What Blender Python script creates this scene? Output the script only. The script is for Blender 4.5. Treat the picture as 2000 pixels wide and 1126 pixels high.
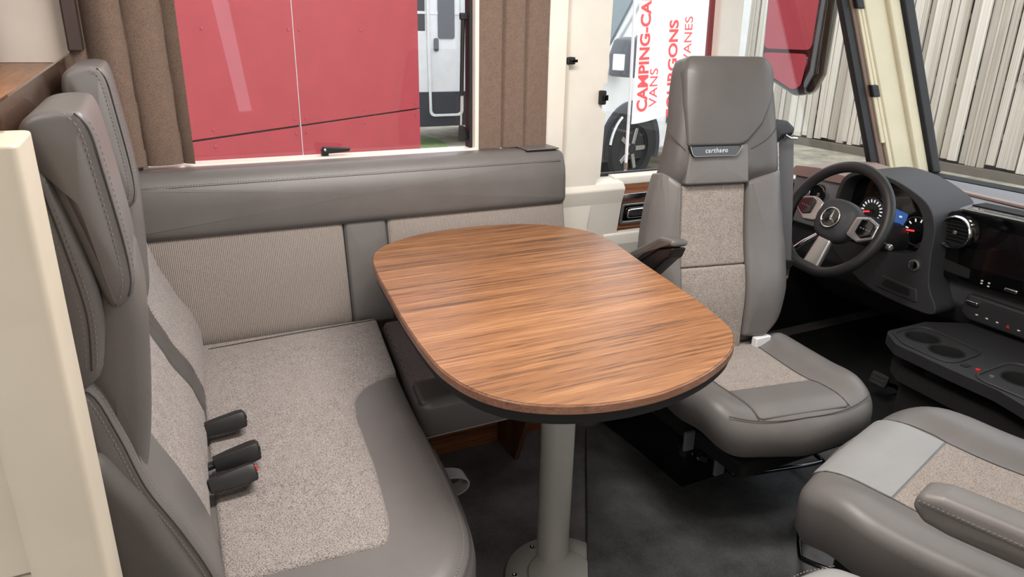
import bpy, bmesh, math, random
from mathutils import Vector, Matrix
random.seed(7)
SC = bpy.context.scene
for o in list(bpy.data.objects): bpy.data.objects.remove(o)
COL = SC.collection

# ------------------------------------------------------------------ camera
cam = bpy.data.cameras.new('camera'); cam_o = bpy.data.objects.new('camera', cam); COL.objects.link(cam_o)
cam.sensor_width = 36.0; cam.lens = 1392.65 / 2000 * 36; cam.clip_start = 0.02; cam.clip_end = 200
cam_o.matrix_world = Matrix(((0.892942, 0.137020, -0.428811, 0.0),
                             (-0.449744, 0.312993, -0.836520, 0.0),
                             (0.019595, 0.939819, 0.341109, 1.30),
                             (0, 0, 0, 1)))
SC.camera = cam_o

# ------------------------------------------------------------------ light
world = bpy.data.worlds.new('overcast'); SC.world = world; world.use_nodes = True
bg = world.node_tree.nodes['Background']; bg.inputs[0].default_value = (0.90, 0.95, 1.0, 1); bg.inputs[1].default_value = 2.35
def area(name, loc, sx, sy, power, col=(1.0, 0.955, 0.91), rot=(0, 0, 0)):
    l = bpy.data.lights.new(name, 'AREA'); l.shape = 'RECTANGLE'; l.size = sx; l.size_y = sy; l.energy = power; l.color = col
    o = bpy.data.objects.new(name, l); COL.objects.link(o); o.location = loc; o.rotation_euler = rot
    return o
LIGHTS = [((0.75, 1.15, 1.93), 1.1, 0.30, 30), ((-0.70, 0.65, 1.93), 0.8, 0.30, 8), ((1.05, 0.35, 1.93), 0.5, 0.2, 8)]  # last entry is an unseen lamp added to brighten floor and passenger seat
vs = SC.view_settings; vs.view_transform = 'Standard'; vs.look = 'None'; vs.exposure = 0.12; vs.gamma = 1.0; vs.use_curve_mapping = False

# ------------------------------------------------------------------ materials
def srgb(r, g, b):
    f = lambda c: (c / 255 / 12.92) if c / 255 <= 0.04045 else ((c / 255 + 0.055) / 1.055) ** 2.4
    return (f(r), f(g), f(b), 1.0)
def base(name):
    m = bpy.data.materials.new(name); m.use_nodes = True
    nt = m.node_tree; return m, nt, nt.nodes['Principled BSDF']
def N(nt, t, **kw):
    n = nt.nodes.new(t)
    for k, v in kw.items(): setattr(n, k, v)
    return n
def coords(nt, scale=(1, 1, 1), rot=(0, 0, 0)):
    tc = N(nt, 'ShaderNodeTexCoord'); mp = N(nt, 'ShaderNodeMapping')
    mp.inputs['Scale'].default_value = scale; mp.inputs['Rotation'].default_value = rot
    nt.links.new(tc.outputs['Object'], mp.inputs['Vector']); return mp.outputs['Vector']
def noise(nt, vec, scale, detail=3, rough=0.55):
    n = N(nt, 'ShaderNodeTexNoise'); n.inputs['Scale'].default_value = scale; n.inputs['Detail'].default_value = detail; n.inputs['Roughness'].default_value = rough
    nt.links.new(vec, n.inputs['Vector']); return n.outputs['Fac']
def ramp(nt, fac, stops):
    r = N(nt, 'ShaderNodeValToRGB'); e = r.color_ramp.elements
    while len(e) < len(stops): e.new(0.5)
    for el, (p, c) in zip(e, stops): el.position = p; el.color = c
    nt.links.new(fac, r.inputs['Fac']); return r.outputs['Color']
def bump(nt, bsdf, h, strength=0.2, dist=0.001):
    b = N(nt, 'ShaderNodeBump'); b.inputs['Strength'].default_value = strength; b.inputs['Distance'].default_value = dist
    nt.links.new(h, b.inputs['Height']); nt.links.new(b.outputs['Normal'], bsdf.inputs['Normal'])
def plain(name, col, rough=0.5, metal=0.0, spec=0.5, grain=0.0, gscale=400, coat=0.0):
    m, nt, b = base(name)
    v = coords(nt)
    f = noise(nt, v, 6, 3)
    c2 = tuple(x * 0.93 for x in col[:3]) + (1,)
    nt.links.new(ramp(nt, f, [(0.35, c2), (0.65, col)]), b.inputs['Base Color'])
    b.inputs['Roughness'].default_value = rough; b.inputs['Metallic'].default_value = metal; b.inputs['Specular IOR Level'].default_value = spec
    b.inputs['Coat Weight'].default_value = coat
    if grain: bump(nt, b, noise(nt, v, gscale, 2), grain, 0.0008)
    return m
def leather(name, col, rough=0.42):
    m, nt, b = base(name); v = coords(nt)
    vo = N(nt, 'ShaderNodeTexVoronoi'); vo.inputs['Scale'].default_value = 700; nt.links.new(v, vo.inputs['Vector'])
    c2 = tuple(x * 0.86 for x in col[:3]) + (1,)
    nt.links.new(ramp(nt, noise(nt, v, 7, 4), [(0.3, c2), (0.7, col)]), b.inputs['Base Color'])
    b.inputs['Roughness'].default_value = rough; b.inputs['Specular IOR Level'].default_value = 0.45
    bump(nt, b, vo.outputs['Distance'], 0.18, 0.0006)
    return m
def fabric(name, light, dark, scale=330, stretch=(1, 1, 1), rot=(0, 0, 0)):
    m, nt, b = base(name); v = coords(nt, stretch, rot)
    vo = N(nt, 'ShaderNodeTexVoronoi'); vo.inputs['Scale'].default_value = scale; nt.links.new(v, vo.inputs['Vector'])
    v2 = coords(nt)
    big = noise(nt, v2, 40, 4, 0.7)
    add = N(nt, 'ShaderNodeMath', operation='MULTIPLY_ADD'); nt.links.new(big, add.inputs[0]); add.inputs[1].default_value = 0.35
    nt.links.new(vo.outputs['Distance'], add.inputs[2])
    nt.links.new(ramp(nt, add.outputs[0], [(0.25, light), (0.62, tuple((a + c) / 2 for a, c in zip(light, dark))), (0.95, dark)]), b.inputs['Base Color'])
    b.inputs['Roughness'].default_value = 0.95; b.inputs['Specular IOR Level'].default_value = 0.15
    b.inputs['Sheen Weight'].default_value = 0.15
    inv = N(nt, 'ShaderNodeMath', operation='SUBTRACT'); inv.inputs[0].default_value = 1.0; nt.links.new(vo.outputs['Distance'], inv.inputs[1])
    bump(nt, b, inv.outputs[0], 0.55, 0.0016)
    return m
def wood(name, cols, along='X', k=1.0, rough=0.38):
    m, nt, b = base(name)
    def vec(c, l): return coords(nt, {'X': (l, c, c), 'Y': (c, l, c), 'Z': (c, c, l)}[along])
    n1 = noise(nt, vec(20*k, 0.9), 1.0, 4, 0.55); n2 = noise(nt, vec(110*k, 2.6), 1.0, 4, 0.65); n3 = noise(nt, vec(420*k, 14), 1.0, 2, 0.6)
    a = N(nt, 'ShaderNodeMath', operation='MULTIPLY_ADD'); nt.links.new(n2, a.inputs[0]); a.inputs[1].default_value = 0.95
    q1 = N(nt, 'ShaderNodeMath', operation='MULTIPLY'); nt.links.new(n1, q1.inputs[0]); q1.inputs[1].default_value = 0.55; nt.links.new(q1.outputs[0], a.inputs[2])
    a2 = N(nt, 'ShaderNodeMath', operation='MULTIPLY_ADD'); nt.links.new(n3, a2.inputs[0]); a2.inputs[1].default_value = 0.6; nt.links.new(a.outputs[0], a2.inputs[2])
    d = N(nt, 'ShaderNodeMath', operation='MULTIPLY'); nt.links.new(a2.outputs[0], d.inputs[0]); d.inputs[1].default_value = 0.5
    nt.links.new(ramp(nt, d.outputs[0], [(0.445, cols[0]), (0.505, cols[1]), (0.545, cols[1]), (0.625, cols[2])]), b.inputs['Base Color'])
    b.inputs['Roughness'].default_value = rough; b.inputs['Specular IOR Level'].default_value = 0.5
    bump(nt, b, n2, 0.12, 0.0005)
    return m
def emit(name, col, s):
    m, nt, b = base(name); b.inputs['Base Color'].default_value = (0, 0, 0, 1)
    b.inputs['Emission Color'].default_value = col; b.inputs['Emission Strength'].default_value = s; return m
def glass(name, tint=(1, 1, 1, 1), ior=1.5):
    m = bpy.data.materials.new(name); m.use_nodes = True; nt = m.node_tree; nt.nodes.clear()
    out = N(nt, 'ShaderNodeOutputMaterial'); mix = N(nt, 'ShaderNodeMixShader'); tr = N(nt, 'ShaderNodeBsdfTransparent'); gl = N(nt, 'ShaderNodeBsdfGlossy'); fr = N(nt, 'ShaderNodeFresnel')
    geo = N(nt, 'ShaderNodeNewGeometry'); mi = N(nt, 'ShaderNodeMix'); mi.data_type = 'FLOAT'; mi.inputs[2].default_value = ior; mi.inputs[3].default_value = 1/ior
    nt.links.new(geo.outputs['Backfacing'], mi.inputs[0]); nt.links.new(mi.outputs[0], fr.inputs['IOR'])
    tr.inputs['Color'].default_value = tint; gl.inputs['Roughness'].default_value = 0.0
    nt.links.new(fr.outputs[0], mix.inputs[0]); nt.links.new(tr.outputs[0], mix.inputs[1]); nt.links.new(gl.outputs[0], mix.inputs[2]); nt.links.new(mix.outputs[0], out.inputs[0])
    return m

M = {}
M['leather'] = leather('leather_grey', srgb(106, 102, 100))
M['leather_d'] = leather('leather_dark_grey', srgb(84, 80, 78))
M['leather_l'] = leather('leather_light_grey', srgb(140, 139, 138))
M['fabric'] = fabric('tweed_fabric', srgb(176, 168, 163), srgb(112, 104, 101), 430)
def ribbed(name, light, dark, period, rot=(0, 0, 0)):
    m, nt, b = base(name); v = coords(nt, (1, 1, 1), rot)
    w = N(nt, 'ShaderNodeTexWave'); w.inputs['Scale'].default_value = 0.314/period; w.inputs['Distortion'].default_value = 1.2; w.inputs['Detail'].default_value = 2; w.inputs['Detail Scale'].default_value = 6.0
    nt.links.new(v, w.inputs['Vector']); f = noise(nt, coords(nt), 420, 3, 0.7)
    a = N(nt, 'ShaderNodeMath', operation='MULTIPLY_ADD'); nt.links.new(f, a.inputs[0]); a.inputs[1].default_value = 0.9; nt.links.new(w.outputs['Fac'], a.inputs[2])
    nt.links.new(ramp(nt, a.outputs[0], [(0.25, dark), (1.0, light)]), b.inputs['Base Color'])
    b.inputs['Roughness'].default_value = 0.95; b.inputs['Specular IOR Level'].default_value = 0.15; b.inputs['Sheen Weight'].default_value = 0.15
    bump(nt, b, w.outputs['Fac'], 0.5, 0.0014); return m
M['fabric_rib'] = ribbed('ribbed_fabric', srgb(156, 146, 139), srgb(90, 82, 79), 0.0048)
M['fabric_dark'] = ribbed('dark_ribbed_fabric', srgb(124, 112, 110), srgb(60, 53, 53), 0.0055)
M['stitch'] = plain('thread_grey', srgb(134, 126, 122), 0.8)
M['seam'] = plain('seam_dark', srgb(66, 62, 61), 0.9)
M['table'] = wood('walnut_laminate', (srgb(84, 56, 37), srgb(130, 88, 56), srgb(156, 112, 75)), 'X', 1.0, 0.40)
M['table_edge'] = wood('walnut_edge', (srgb(108, 74, 56), srgb(132, 92, 72), srgb(150, 110, 88)), 'X')
M['wood_x'] = wood('walnut_board', (srgb(96, 58, 36), srgb(140, 88, 56), srgb(160, 104, 70)), 'X')
M['wood_y'] = wood('walnut_panel', (srgb(104, 68, 46), srgb(132, 90, 62), srgb(150, 106, 76)), 'Y', 0.6)
M['wood_z'] = wood('walnut_upright', (srgb(84, 54, 40), srgb(112, 74, 52), srgb(130, 90, 66)), 'Z')
M['cream'] = plain('cream_plastic', srgb(235, 228, 216), 0.45)
M['cream2'] = plain('cream_warm_plastic', srgb(228, 216, 184), 0.42)
M['panel'] = plain('cream_laminate', srgb(206, 195, 178), 0.5)
M['offwhite'] = plain('offwhite_laminate', srgb(205, 195, 184), 0.5)
M['ceil'] = plain('ceiling_fleece', srgb(225, 220, 210), 0.9)
M['floor'] = None
M['black'] = plain('black_plastic', srgb(24, 24, 25), 0.5)
M['blackm'] = plain('black_matt', srgb(14, 14, 15), 0.85)
M['blackmetal'] = plain('black_enamel', srgb(10, 10, 11), 0.25)
M['blackg'] = plain('black_gloss', srgb(8, 8, 9), 0.08, coat=0.5)
M['rubber'] = plain('rubber_seal', srgb(30, 30, 31), 0.6)
M['dash'] = plain('dash_dark_plastic', srgb(44, 44, 47), 0.6, grain=0.3, gscale=900)
M['dash_lit'] = plain('dash_plastic_lit', srgb(120, 120, 124), 0.6, grain=0.3, gscale=900)  # lighter copy of the dash plastic, windscreen light put into its colour
M['dash_lo'] = plain('dash_lower_plastic', srgb(34, 34, 36), 0.6, grain=0.3, gscale=900)
M['mauve'] = plain('mauve_trim', srgb(150, 128, 122), 0.4)
M['steel'] = plain('satin_steel', srgb(190, 186, 177), 0.42, 0.25)
M['steel_plate'] = plain('satin_plate', srgb(196, 194, 188), 0.42, 0.2)
M['chrome'] = plain('chrome', srgb(225, 225, 226), 0.08, 1.0)
M['silver'] = plain('silver_plastic', srgb(176, 174, 172), 0.25, 0.8)
M['belt'] = plain('belt_webbing', srgb(104, 104, 106), 0.8, grain=0.4, gscale=900)
M['red'] = plain('red_plastic', srgb(196, 40, 34), 0.4)
M['curtain'] = fabric('brown_curtain', srgb(142, 121, 107), srgb(102, 85, 75), 620)
M['trim_dark'] = plain('dark_brown_trim', srgb(62, 48, 42), 0.5)
M['brown_rail'] = plain('brown_rail', srgb(120, 96, 82), 0.5)
M['glass'] = glass('window_glass', (0.97, 0.98, 0.98, 1), 1.38)
M['acrylic'] = glass('window_acrylic', (0.93, 0.92, 0.93, 1), 1.45)
M['smoke'] = glass('smoked_acrylic', (0.80, 0.76, 0.72, 1), 1.45)
M['drop'] = glass('rain_water', (0.96, 0.97, 0.98, 1), 1.33)
M['mirror'] = plain('mirror_glass', srgb(214, 216, 218), 0.02, 1.0)
M['redpanel'] = plain('red_cladding', srgb(188, 70, 80), 0.32)
M['grey_joint'] = plain('joint_grey', srgb(70, 60, 60), 0.8)
M['vanwhite'] = plain('white_paint', srgb(228, 230, 230), 0.25, coat=0.4)
M['vandark'] = plain('dark_skirt', srgb(52, 54, 62), 0.4)
M['vanglass'] = plain('tinted_glass', srgb(60, 78, 84), 0.08, coat=0.6)
M['tyre'] = plain('tyre_rubber', srgb(36, 36, 37), 0.8)
M['flag'] = plain('flag_cloth', srgb(232, 232, 234), 0.8)
M['flagred'] = plain('flag_red_print', srgb(226, 52, 48), 0.8)
M['shed'] = plain('shed_sheet', srgb(196, 202, 202), 0.5)
M['screen'] = plain('screen_glass', srgb(20, 16, 18), 0.05, coat=1.0)
M['print'] = plain('white_print', srgb(220, 220, 220), 0.5)
M['led_red'] = emit('gauge_needle_red', (1.0, 0.03, 0.03, 1), 2.2)
M['led_white'] = emit('gauge_marks', (0.9, 0.92, 0.95, 1), 0.75)
M['led_blue'] = emit('display_blue', (0.05, 0.14, 0.42, 1), 0.7)
M['led_yellow'] = emit('display_yellow', (1.0, 0.55, 0.02, 1), 1.0)
def floor_mat(name, c0, c1, sc):
    m, nt, b = base(name); v = coords(nt)
    f1 = noise(nt, v, sc, 6, 0.65); f2 = noise(nt, v, 160, 3, 0.7)
    a = N(nt, 'ShaderNodeMath', operation='MULTIPLY_ADD'); nt.links.new(f2, a.inputs[0]); a.inputs[1].default_value = 0.4; nt.links.new(f1, a.inputs[2])
    nt.links.new(ramp(nt, a.outputs[0], [(0.45, c0), (0.95, c1)]), b.inputs['Base Color'])
    b.inputs['Roughness'].default_value = 0.62; bump(nt, b, f2, 0.25, 0.001); return m
M['floor'] = floor_mat('slate_vinyl', srgb(70, 67, 69), srgb(142, 138, 142), 4)
M['mat'] = floor_mat('dark_carpet', srgb(50, 51, 51), srgb(104, 104, 105), 7)
M['gravel'] = floor_mat('gravel', srgb(120, 114, 100), srgb(206, 198, 178), 3)
M['grass'] = floor_mat('grass_ground', srgb(70, 104, 48), srgb(140, 170, 90), 6)
def slat_mat(name, c0, c1):
    m, nt, b = base(name); v = coords(nt, (30, 14, 0.9))
    oi = N(nt, 'ShaderNodeObjectInfo'); ad = N(nt, 'ShaderNodeVectorMath', operation='ADD'); nt.links.new(v, ad.inputs[0])
    sc = N(nt, 'ShaderNodeVectorMath', operation='SCALE'); sc.inputs[0].default_value = (37, 11, 53); nt.links.new(oi.outputs['Random'], sc.inputs['Scale']); nt.links.new(sc.outputs[0], ad.inputs[1])
    f = noise(nt, ad.outputs[0], 1.0, 5, 0.6)
    mul = N(nt, 'ShaderNodeMath', operation='MULTIPLY_ADD'); nt.links.new(oi.outputs['Random'], mul.inputs[0]); mul.inputs[1].default_value = 0.30; nt.links.new(f, mul.inputs[2])
    nt.links.new(ramp(nt, mul.outputs[0], [(0.40, c0), (0.85, c1)]), b.inputs['Base Color']); b.inputs['Roughness'].default_value = 0.85
    return m
M['slat'] = slat_mat('weathered_slat', srgb(150, 137, 121), srgb(226, 217, 204))
M['slat_back'] = plain('fence_backing', srgb(112, 104, 94), 0.9)

# ------------------------------------------------------------------ helpers
ID = Matrix.Identity(4)
def frame(o, u, v):
    u = Vector(u).normalized(); v = Vector(v).normalized(); w = u.cross(v)
    return Matrix(((u.x, v.x, w.x, o[0]), (u.y, v.y, w.y, o[1]), (u.z, v.z, w.z, o[2]), (0, 0, 0, 1)))
def T(x, y, z): return Matrix.Translation((x, y, z))
class MB:
    def __init__(s): s.v = []; s.f = []
    def add(s, vs, fs, m=None):
        n = len(s.v); m = m or ID
        s.v += [tuple(m @ Vector(p)) for p in vs]; s.f += [tuple(i + n for i in f) for f in fs]; return s
    def box(s, a, b, m=None):
        (x0, y0, z0), (x1, y1, z1) = a, b
        return s.add([(x0,y0,z0),(x1,y0,z0),(x1,y1,z0),(x0,y1,z0),(x0,y0,z1),(x1,y0,z1),(x1,y1,z1),(x0,y1,z1)],
                     [(3,2,1,0),(4,5,6,7),(0,1,5,4),(1,2,6,5),(2,3,7,6),(3,0,4,7)], m)
    def rings(s, rs, cap0=True, cap1=True, m=None, closed=True):
        n = len(rs[0]); vs = [p for r in rs for p in r]; fs = []
        for i in range(len(rs) - 1):
            for j in range(n if closed else n - 1):
                k = (j + 1) % n; fs.append((i*n+j, i*n+k, (i+1)*n+k, (i+1)*n+j))
        if cap0: fs.append(tuple(range(n - 1, -1, -1)))
        if cap1: fs.append(tuple((len(rs)-1)*n + j for j in range(n)))
        return s.add(vs, fs, m)
    def prism(s, pts, w0, w1, m=None):
        return s.rings([[(x, y, w0) for x, y in pts], [(x, y, w1) for x, y in pts]], m=m)
    def lathe(s, prof, n=24, m=None, cap=True):      # prof: (radius, z)
        return s.rings([[(r*math.cos(2*math.pi*j/n), r*math.sin(2*math.pi*j/n), z) for j in range(n)] for r, z in prof], cap, cap, m)
    def tube(s, path, r, n=10, closed=False, m=None):
        P = [Vector(p) for p in path]; L = len(P); rs = []; prev = None
        for i in range(L):
            a = P[(i-1) % L] if (closed or i > 0) else P[i]; b = P[(i+1) % L] if (closed or i < L-1) else P[i]
            t = (b - a).normalized()
            if prev is None: u = t.orthogonal().normalized()
            else: u = (prev - t * prev.dot(t)).normalized()
            prev = u; w = t.cross(u)
            rr = r[i] if isinstance(r, (list, tuple)) else r
            rs.append([tuple(P[i] + rr*(u*math.cos(2*math.pi*j/n) + w*math.sin(2*math.pi*j/n))) for j in range(n)])
        if closed: rs.append(rs[0])
        return s.rings(rs, not closed, not closed, m)
    def ribbon(s, path, side, width, thick, m=None):   # flat strap along path
        P = [Vector(p) for p in path]; sd = Vector(side).normalized(); rs = []
        for i, p in enumerate(P):
            t = (P[min(i+1, len(P)-1)] - P[max(i-1, 0)]).normalized(); nn = t.cross(sd).normalized()
            rs.append([tuple(p + sd*a*width/2 + nn*b*thick/2) for a, b in ((-1,-1),(1,-1),(1,1),(-1,1))])
        return s.rings(rs, m=m)
    def build(s, name, mat, parent=None, bevel=0, seg=3, sub=0, angle=38, merge=False):
        me = bpy.data.meshes.new(name); me.from_pydata(s.v, [], s.f); me.update()
        bm = bmesh.new(); bm.from_mesh(me)
        if merge: bmesh.ops.remove_doubles(bm, verts=bm.verts, dist=1e-5)
        bmesh.ops.recalc_face_normals(bm, faces=bm.faces); bm.to_mesh(me); bm.free()
        return link(name, me, mat, parent, bevel, seg, sub, angle)
def link(name, me, mat, parent=None, bevel=0, seg=3, sub=0, angle=38):
    me.shade_smooth()
    if angle: me.set_sharp_from_angle(angle=math.radians(angle))
    o = bpy.data.objects.new(name, me); COL.objects.link(o)
    me.materials.append(M[mat] if isinstance(mat, str) else mat)
    if bevel:
        b = o.modifiers.new('bevel', 'BEVEL'); b.width = bevel; b.segments = seg; b.limit_method = 'ANGLE'; b.angle_limit = math.radians(35); b.harden_normals = False
        me.set_sharp_from_angle(angle=math.radians(80))
    if sub:
        q = o.modifiers.new('sub', 'SUBSURF'); q.levels = sub; q.render_levels = sub
    if parent is not None: attach(o, parent)
    return o
def attach(o, parent):
    o.parent = parent
    mw = Matrix.Translation(parent.location) if parent.type == 'EMPTY' else ID
    o.matrix_parent_inverse = mw.inverted()
def thing(name, label, cat, loc=(0, 0, 0), group=None):
    o = bpy.data.objects.new(name, None); COL.objects.link(o); o.location = loc; o.empty_display_size = 0.05
    o['label'] = label; o['category'] = cat
    if group: o['group'] = group
    return o
def tag(o, label, cat, group=None):
    o['label'] = label; o['category'] = cat
    if group: o['group'] = group
    return o
def struct(o, label=None):
    o['kind'] = 'structure'
    if label: o['label'] = label
    return o
def rpoly(pts, r, n=6):
    out = []; L = len(pts)
    for i in range(L):
        p = Vector(pts[i]).to_2d(); a = (Vector(pts[i-1]).to_2d() - p); b = (Vector(pts[(i+1) % L]).to_2d() - p)
        rr = r[i] if isinstance(r, (list, tuple)) else r
        la, lb = a.length, b.length; a.normalize(); b.normalize()
        d = min(rr / max(math.tan(max(a.angle(b), 0.05) / 2), 0.05), la * 0.48, lb * 0.48)
        p0 = p + a*d; p1 = p + b*d
        for k in range(n + 1):
            t = k / n; out.append(tuple(p0*(1-t)**2 + p*2*t*(1-t) + p1*t*t))
    return out
def spline(pts, per=6, closed=True):
    P = [Vector(p) for p in pts]; L = len(P); out = []
    for i in range(L if closed else L - 1):
        g = (lambda k: P[k % L]) if closed else (lambda k: P[max(0, min(L-1, k))])
        a, b, c, d = g(i-1), g(i), g(i+1), g(i+2)
        for k in range(per):
            t = k / per
            out.append(tuple(0.5*((2*b) + (c-a)*t + (2*a-5*b+4*c-d)*t*t + (3*b-a-3*c+d)*t**3)))
    if not closed: out.append(tuple(P[-1]))
    return out
def ccw(p): return p if sum(a[0]*b[1]-b[0]*a[1] for a, b in zip(p, p[1:]+p[:1])) > 0 else p[::-1]
def dens(pts, d):
    out = []
    for a, b in zip(pts, pts[1:]+pts[:1]):
        a, b = Vector(a), Vector(b); n = max(1, int((b-a).length / d))
        for k in range(n): out.append(tuple(a.lerp(b, k/n)))
    return out
def inset(pts, d):
    n = len(pts); out = []
    for i in range(n):
        p = Vector(pts[i]); a = (p - Vector(pts[i-1])); b = (Vector(pts[(i+1) % n]) - p)
        if a.length < 1e-7: a = b
        if b.length < 1e-7: b = a
        a.normalize(); b.normalize(); na = Vector((-a.y, a.x)); nb = Vector((-b.y, b.x)); m = (na + nb)
        if m.length < 1e-6: m = na
        m.normalize(); k = min(1.6, 1 / max(0.3, m.dot(na))); out.append(tuple(p + m*d*k))
    return out
def cushion(mb, outline, w0, w1, r, crown=0.0, S=None, m=None, rb=0.004, rings=5, step=0.03, sw=False):
    P = ccw(dens(list(outline), step)); rs = []
    for k in range(3):
        a = math.pi/2*k/2; rs.append((rb*(1-math.sin(a)), w0 + rb*(1-math.cos(a))))
    for k in range(6):
        a = math.pi/2*k/5; rs.append((r*(1-math.cos(a)), w1 - r + r*math.sin(a)))
    S = S or (lambda x, y: 0.0)
    L = [[(x, y, w + S(x, y)*(((w-w0)/(w1-w0)) if sw else 1.0)) for x, y in inset(P, d)] for d, w in rs]
    I = inset(P, r); cx = sum(p[0] for p in I)/len(I); cy = sum(p[1] for p in I)/len(I)
    for k in range(1, rings):
        t = k/rings; q = [(x + (cx-x)*t, y + (cy-y)*t) for x, y in I]
        L.append([(x, y, w1 + crown*(1-(1-t)**2) + S(x, y)) for x, y in q])
    mb.rings(L, True, False, m)
    n = len(P); b0 = len(mb.v) - n; mb.v.append(tuple((m or ID) @ Vector((cx, cy, w1 + crown + S(cx, cy)))))
    c = len(mb.v) - 1
    mb.f += [(b0+j, b0+(j+1) % n, c) for j in range(n)]
    return mb
def plate(outer, holes, w0, w1, m=None):
    """flat plate with holes, returned as MB"""
    bm = bmesh.new()
    loops = [ccw(list(outer))] + [ccw(list(h)) for h in holes]; E = []
    for lp in loops:
        vs = [bm.verts.new((x, y, 0)) for x, y in lp]
        E += [bm.edges.new((vs[i], vs[(i+1) % len(vs)])) for i in range(len(vs))]
    bmesh.ops.triangle_fill(bm, use_beauty=True, edges=E)
    bm.verts.index_update(); V = [tuple(v.co) for v in bm.verts]; F = [tuple(v.index for v in f.verts) for f in bm.faces]; bm.free()
    n = len(V); mb = MB()
    vs = [(x, y, w0) for x, y, _ in V] + [(x, y, w1) for x, y, _ in V]; fs = [f[::-1] for f in F] + [tuple(i+n for i in f) for f in F]
    k = 0
    for lp in loops:
        L = len(lp)
        for i in range(L): fs.append((k+i, k+(i+1) % L, n+k+(i+1) % L, n+k+i))
        k += L
    return mb.add(vs, fs, m)
def stitches(name, path, parent, spacing=0.0072, ln=0.0040, r=0.0007, mat='stitch', off=(0, 0, 0)):
    P = [Vector(p) + Vector(off) for p in path]; mb = MB(); d = 0; acc = 0
    for a, b in zip(P, P[1:]):
        L = (b-a).length
        if L < 1e-6: continue
        t = (b-a)/L
        while acc < L:
            c = a + t*acc; mb.tube([c - t*ln/2, c - t*ln*0.2, c + t*ln*0.2, c + t*ln/2], [r*0.5, r, r, r*0.5], 5); acc += spacing
        acc -= L
    o = mb.build(name, mat, parent); o['kind'] = 'stuff'; return o
def text(name, body, mat, parent, m, size, bold=0.0, depth=0.0008, align='LEFT', shear=0.0, space=1.0):
    cu = bpy.data.curves.new(name, 'FONT'); cu.body = body; cu.size = size; cu.offset = bold; cu.extrude = depth; cu.align_x = align; cu.shear = shear; cu.space_character = space
    to = bpy.data.objects.new(name + '_curve', cu); COL.objects.link(to)
    bpy.context.view_layer.update()
    me = bpy.data.meshes.new_from_object(to.evaluated_get(bpy.context.evaluated_depsgraph_get()))
    bpy.data.objects.remove(to); me.transform(m); me.name = name
    return link(name, me, mat, parent, angle=30)
XZ = lambda y: frame((0, y, 0), (1, 0, 0), (0, 0, 1))      # local x->X, y->Z, w->-Y
YZ = lambda x: frame((x, 0, 0), (0, -1, 0), (0, 0, 1))     # local x->-Y, y->Z, w->-X
def xz(p): return p

# ================================================================== STRUCTURE
WY = 2.12                                             # inner face of the side wall with the big window
fl = struct(MB().box((-2.0, -0.32, -0.06), (3.3, 2.3, 0.0)).build('floor', 'floor'))
ceil = struct(MB().box((-2.0, -0.36, 1.98), (2.70, 2.30, 2.03)).build('ceiling', 'ceil'))
for (loc, sx, sy, pw) in LIGHTS:
    area('ceiling_and_fill_lamp', (loc[0], loc[1], 1.955), sx, sy, pw)
# side wall with window opening
WIN = [(-0.02, 0.925), (0.952, 0.925), (0.952, 1.70), (-0.02, 1.70)]
struct(plate([(-2.0, 0), (1.272, 0), (1.272, 1.98), (-2.0, 1.98)], [WIN], -0.06, 0.0, XZ(WY)).build('wall_left', 'cream', bevel=0.004))
struct(plate([(-2.0, 0), (1.55, 0), (1.55, 1.98), (-2.0, 1.98)], [[(-1.15, 0.02), (-0.36, 0.02), (-0.36, 1.88), (-1.15, 1.88)], [(0.52, 0.80), (0.60, 0.80), (0.50, 1.7), (0.40, 1.7)]], 0.0, 0.06, XZ(-0.32)).build('wall_right', 'cream'))  # second opening is an unseen slot, added and slanted to reflect a streak
struct(MB().box((-2.06, -0.38, 0), (-2.0, 2.2, 1.98)).build('wall_back', 'panel'))
# cab shell on the passenger side
struct(plate([(1.55, 0), (3.3, 0), (3.3, 0.70), (2.70, 1.98), (1.55, 1.98)], [[(1.75, 0.80), (3.02, 0.80), (2.60, 1.70), (1.75, 1.70)]], 0.0, 0.06, XZ(-0.32)).build('wall_right_cab', 'cream'))
struct(MB().box((3.24, -0.32, -0.06), (3.34, 2.3, 0.70)).build('wall_front', 'blackm'))

# big window
win = struct(thing('window_1', 'large side window with cream frame beside the sofa', 'window', (0.45, WY+0.03, 0.925))); del win['category']
plate([(-0.02, 0.925), (0.952, 0.925), (0.952, 1.70), (-0.02, 1.70)], [[(-0.005, 0.938), (0.938, 0.938), (0.938, 1.688), (-0.005, 1.688)]], -0.055, 0.012, XZ(WY)).build('window_frame', 'cream', win, bevel=0.003)
MB().box((0.929, WY+0.012, 0.9385), (0.938, WY+0.049, 1.687)).build('seal', 'rubber', win)
MB().box((-0.003, WY+0.050, 0.940), (0.936, WY+0.056, 1.686)).build('pane', 'acrylic', win)
mb = MB()
for i in range(420):
    t = random.random()
    x = 0.92 - 0.25*random.random()**1.6 if t < 0.75 else random.uniform(0.1, 0.9); z = random.uniform(0.95, 1.45); r = random.uniform(0.0008, 0.0024)
    mb.add([(x-r, WY+0.0565, z), (x, WY+0.0565, z-r*1.3), (x+r, WY+0.0565, z), (x, WY+0.0565, z+r), (x, WY+0.0565+r*0.9, z-r*0.2)], [(0,1,4), (1,2,4), (2,3,4), (3,0,4)])
o = mb.build('raindrops', 'drop', win); o['kind'] = 'stuff'
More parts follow.
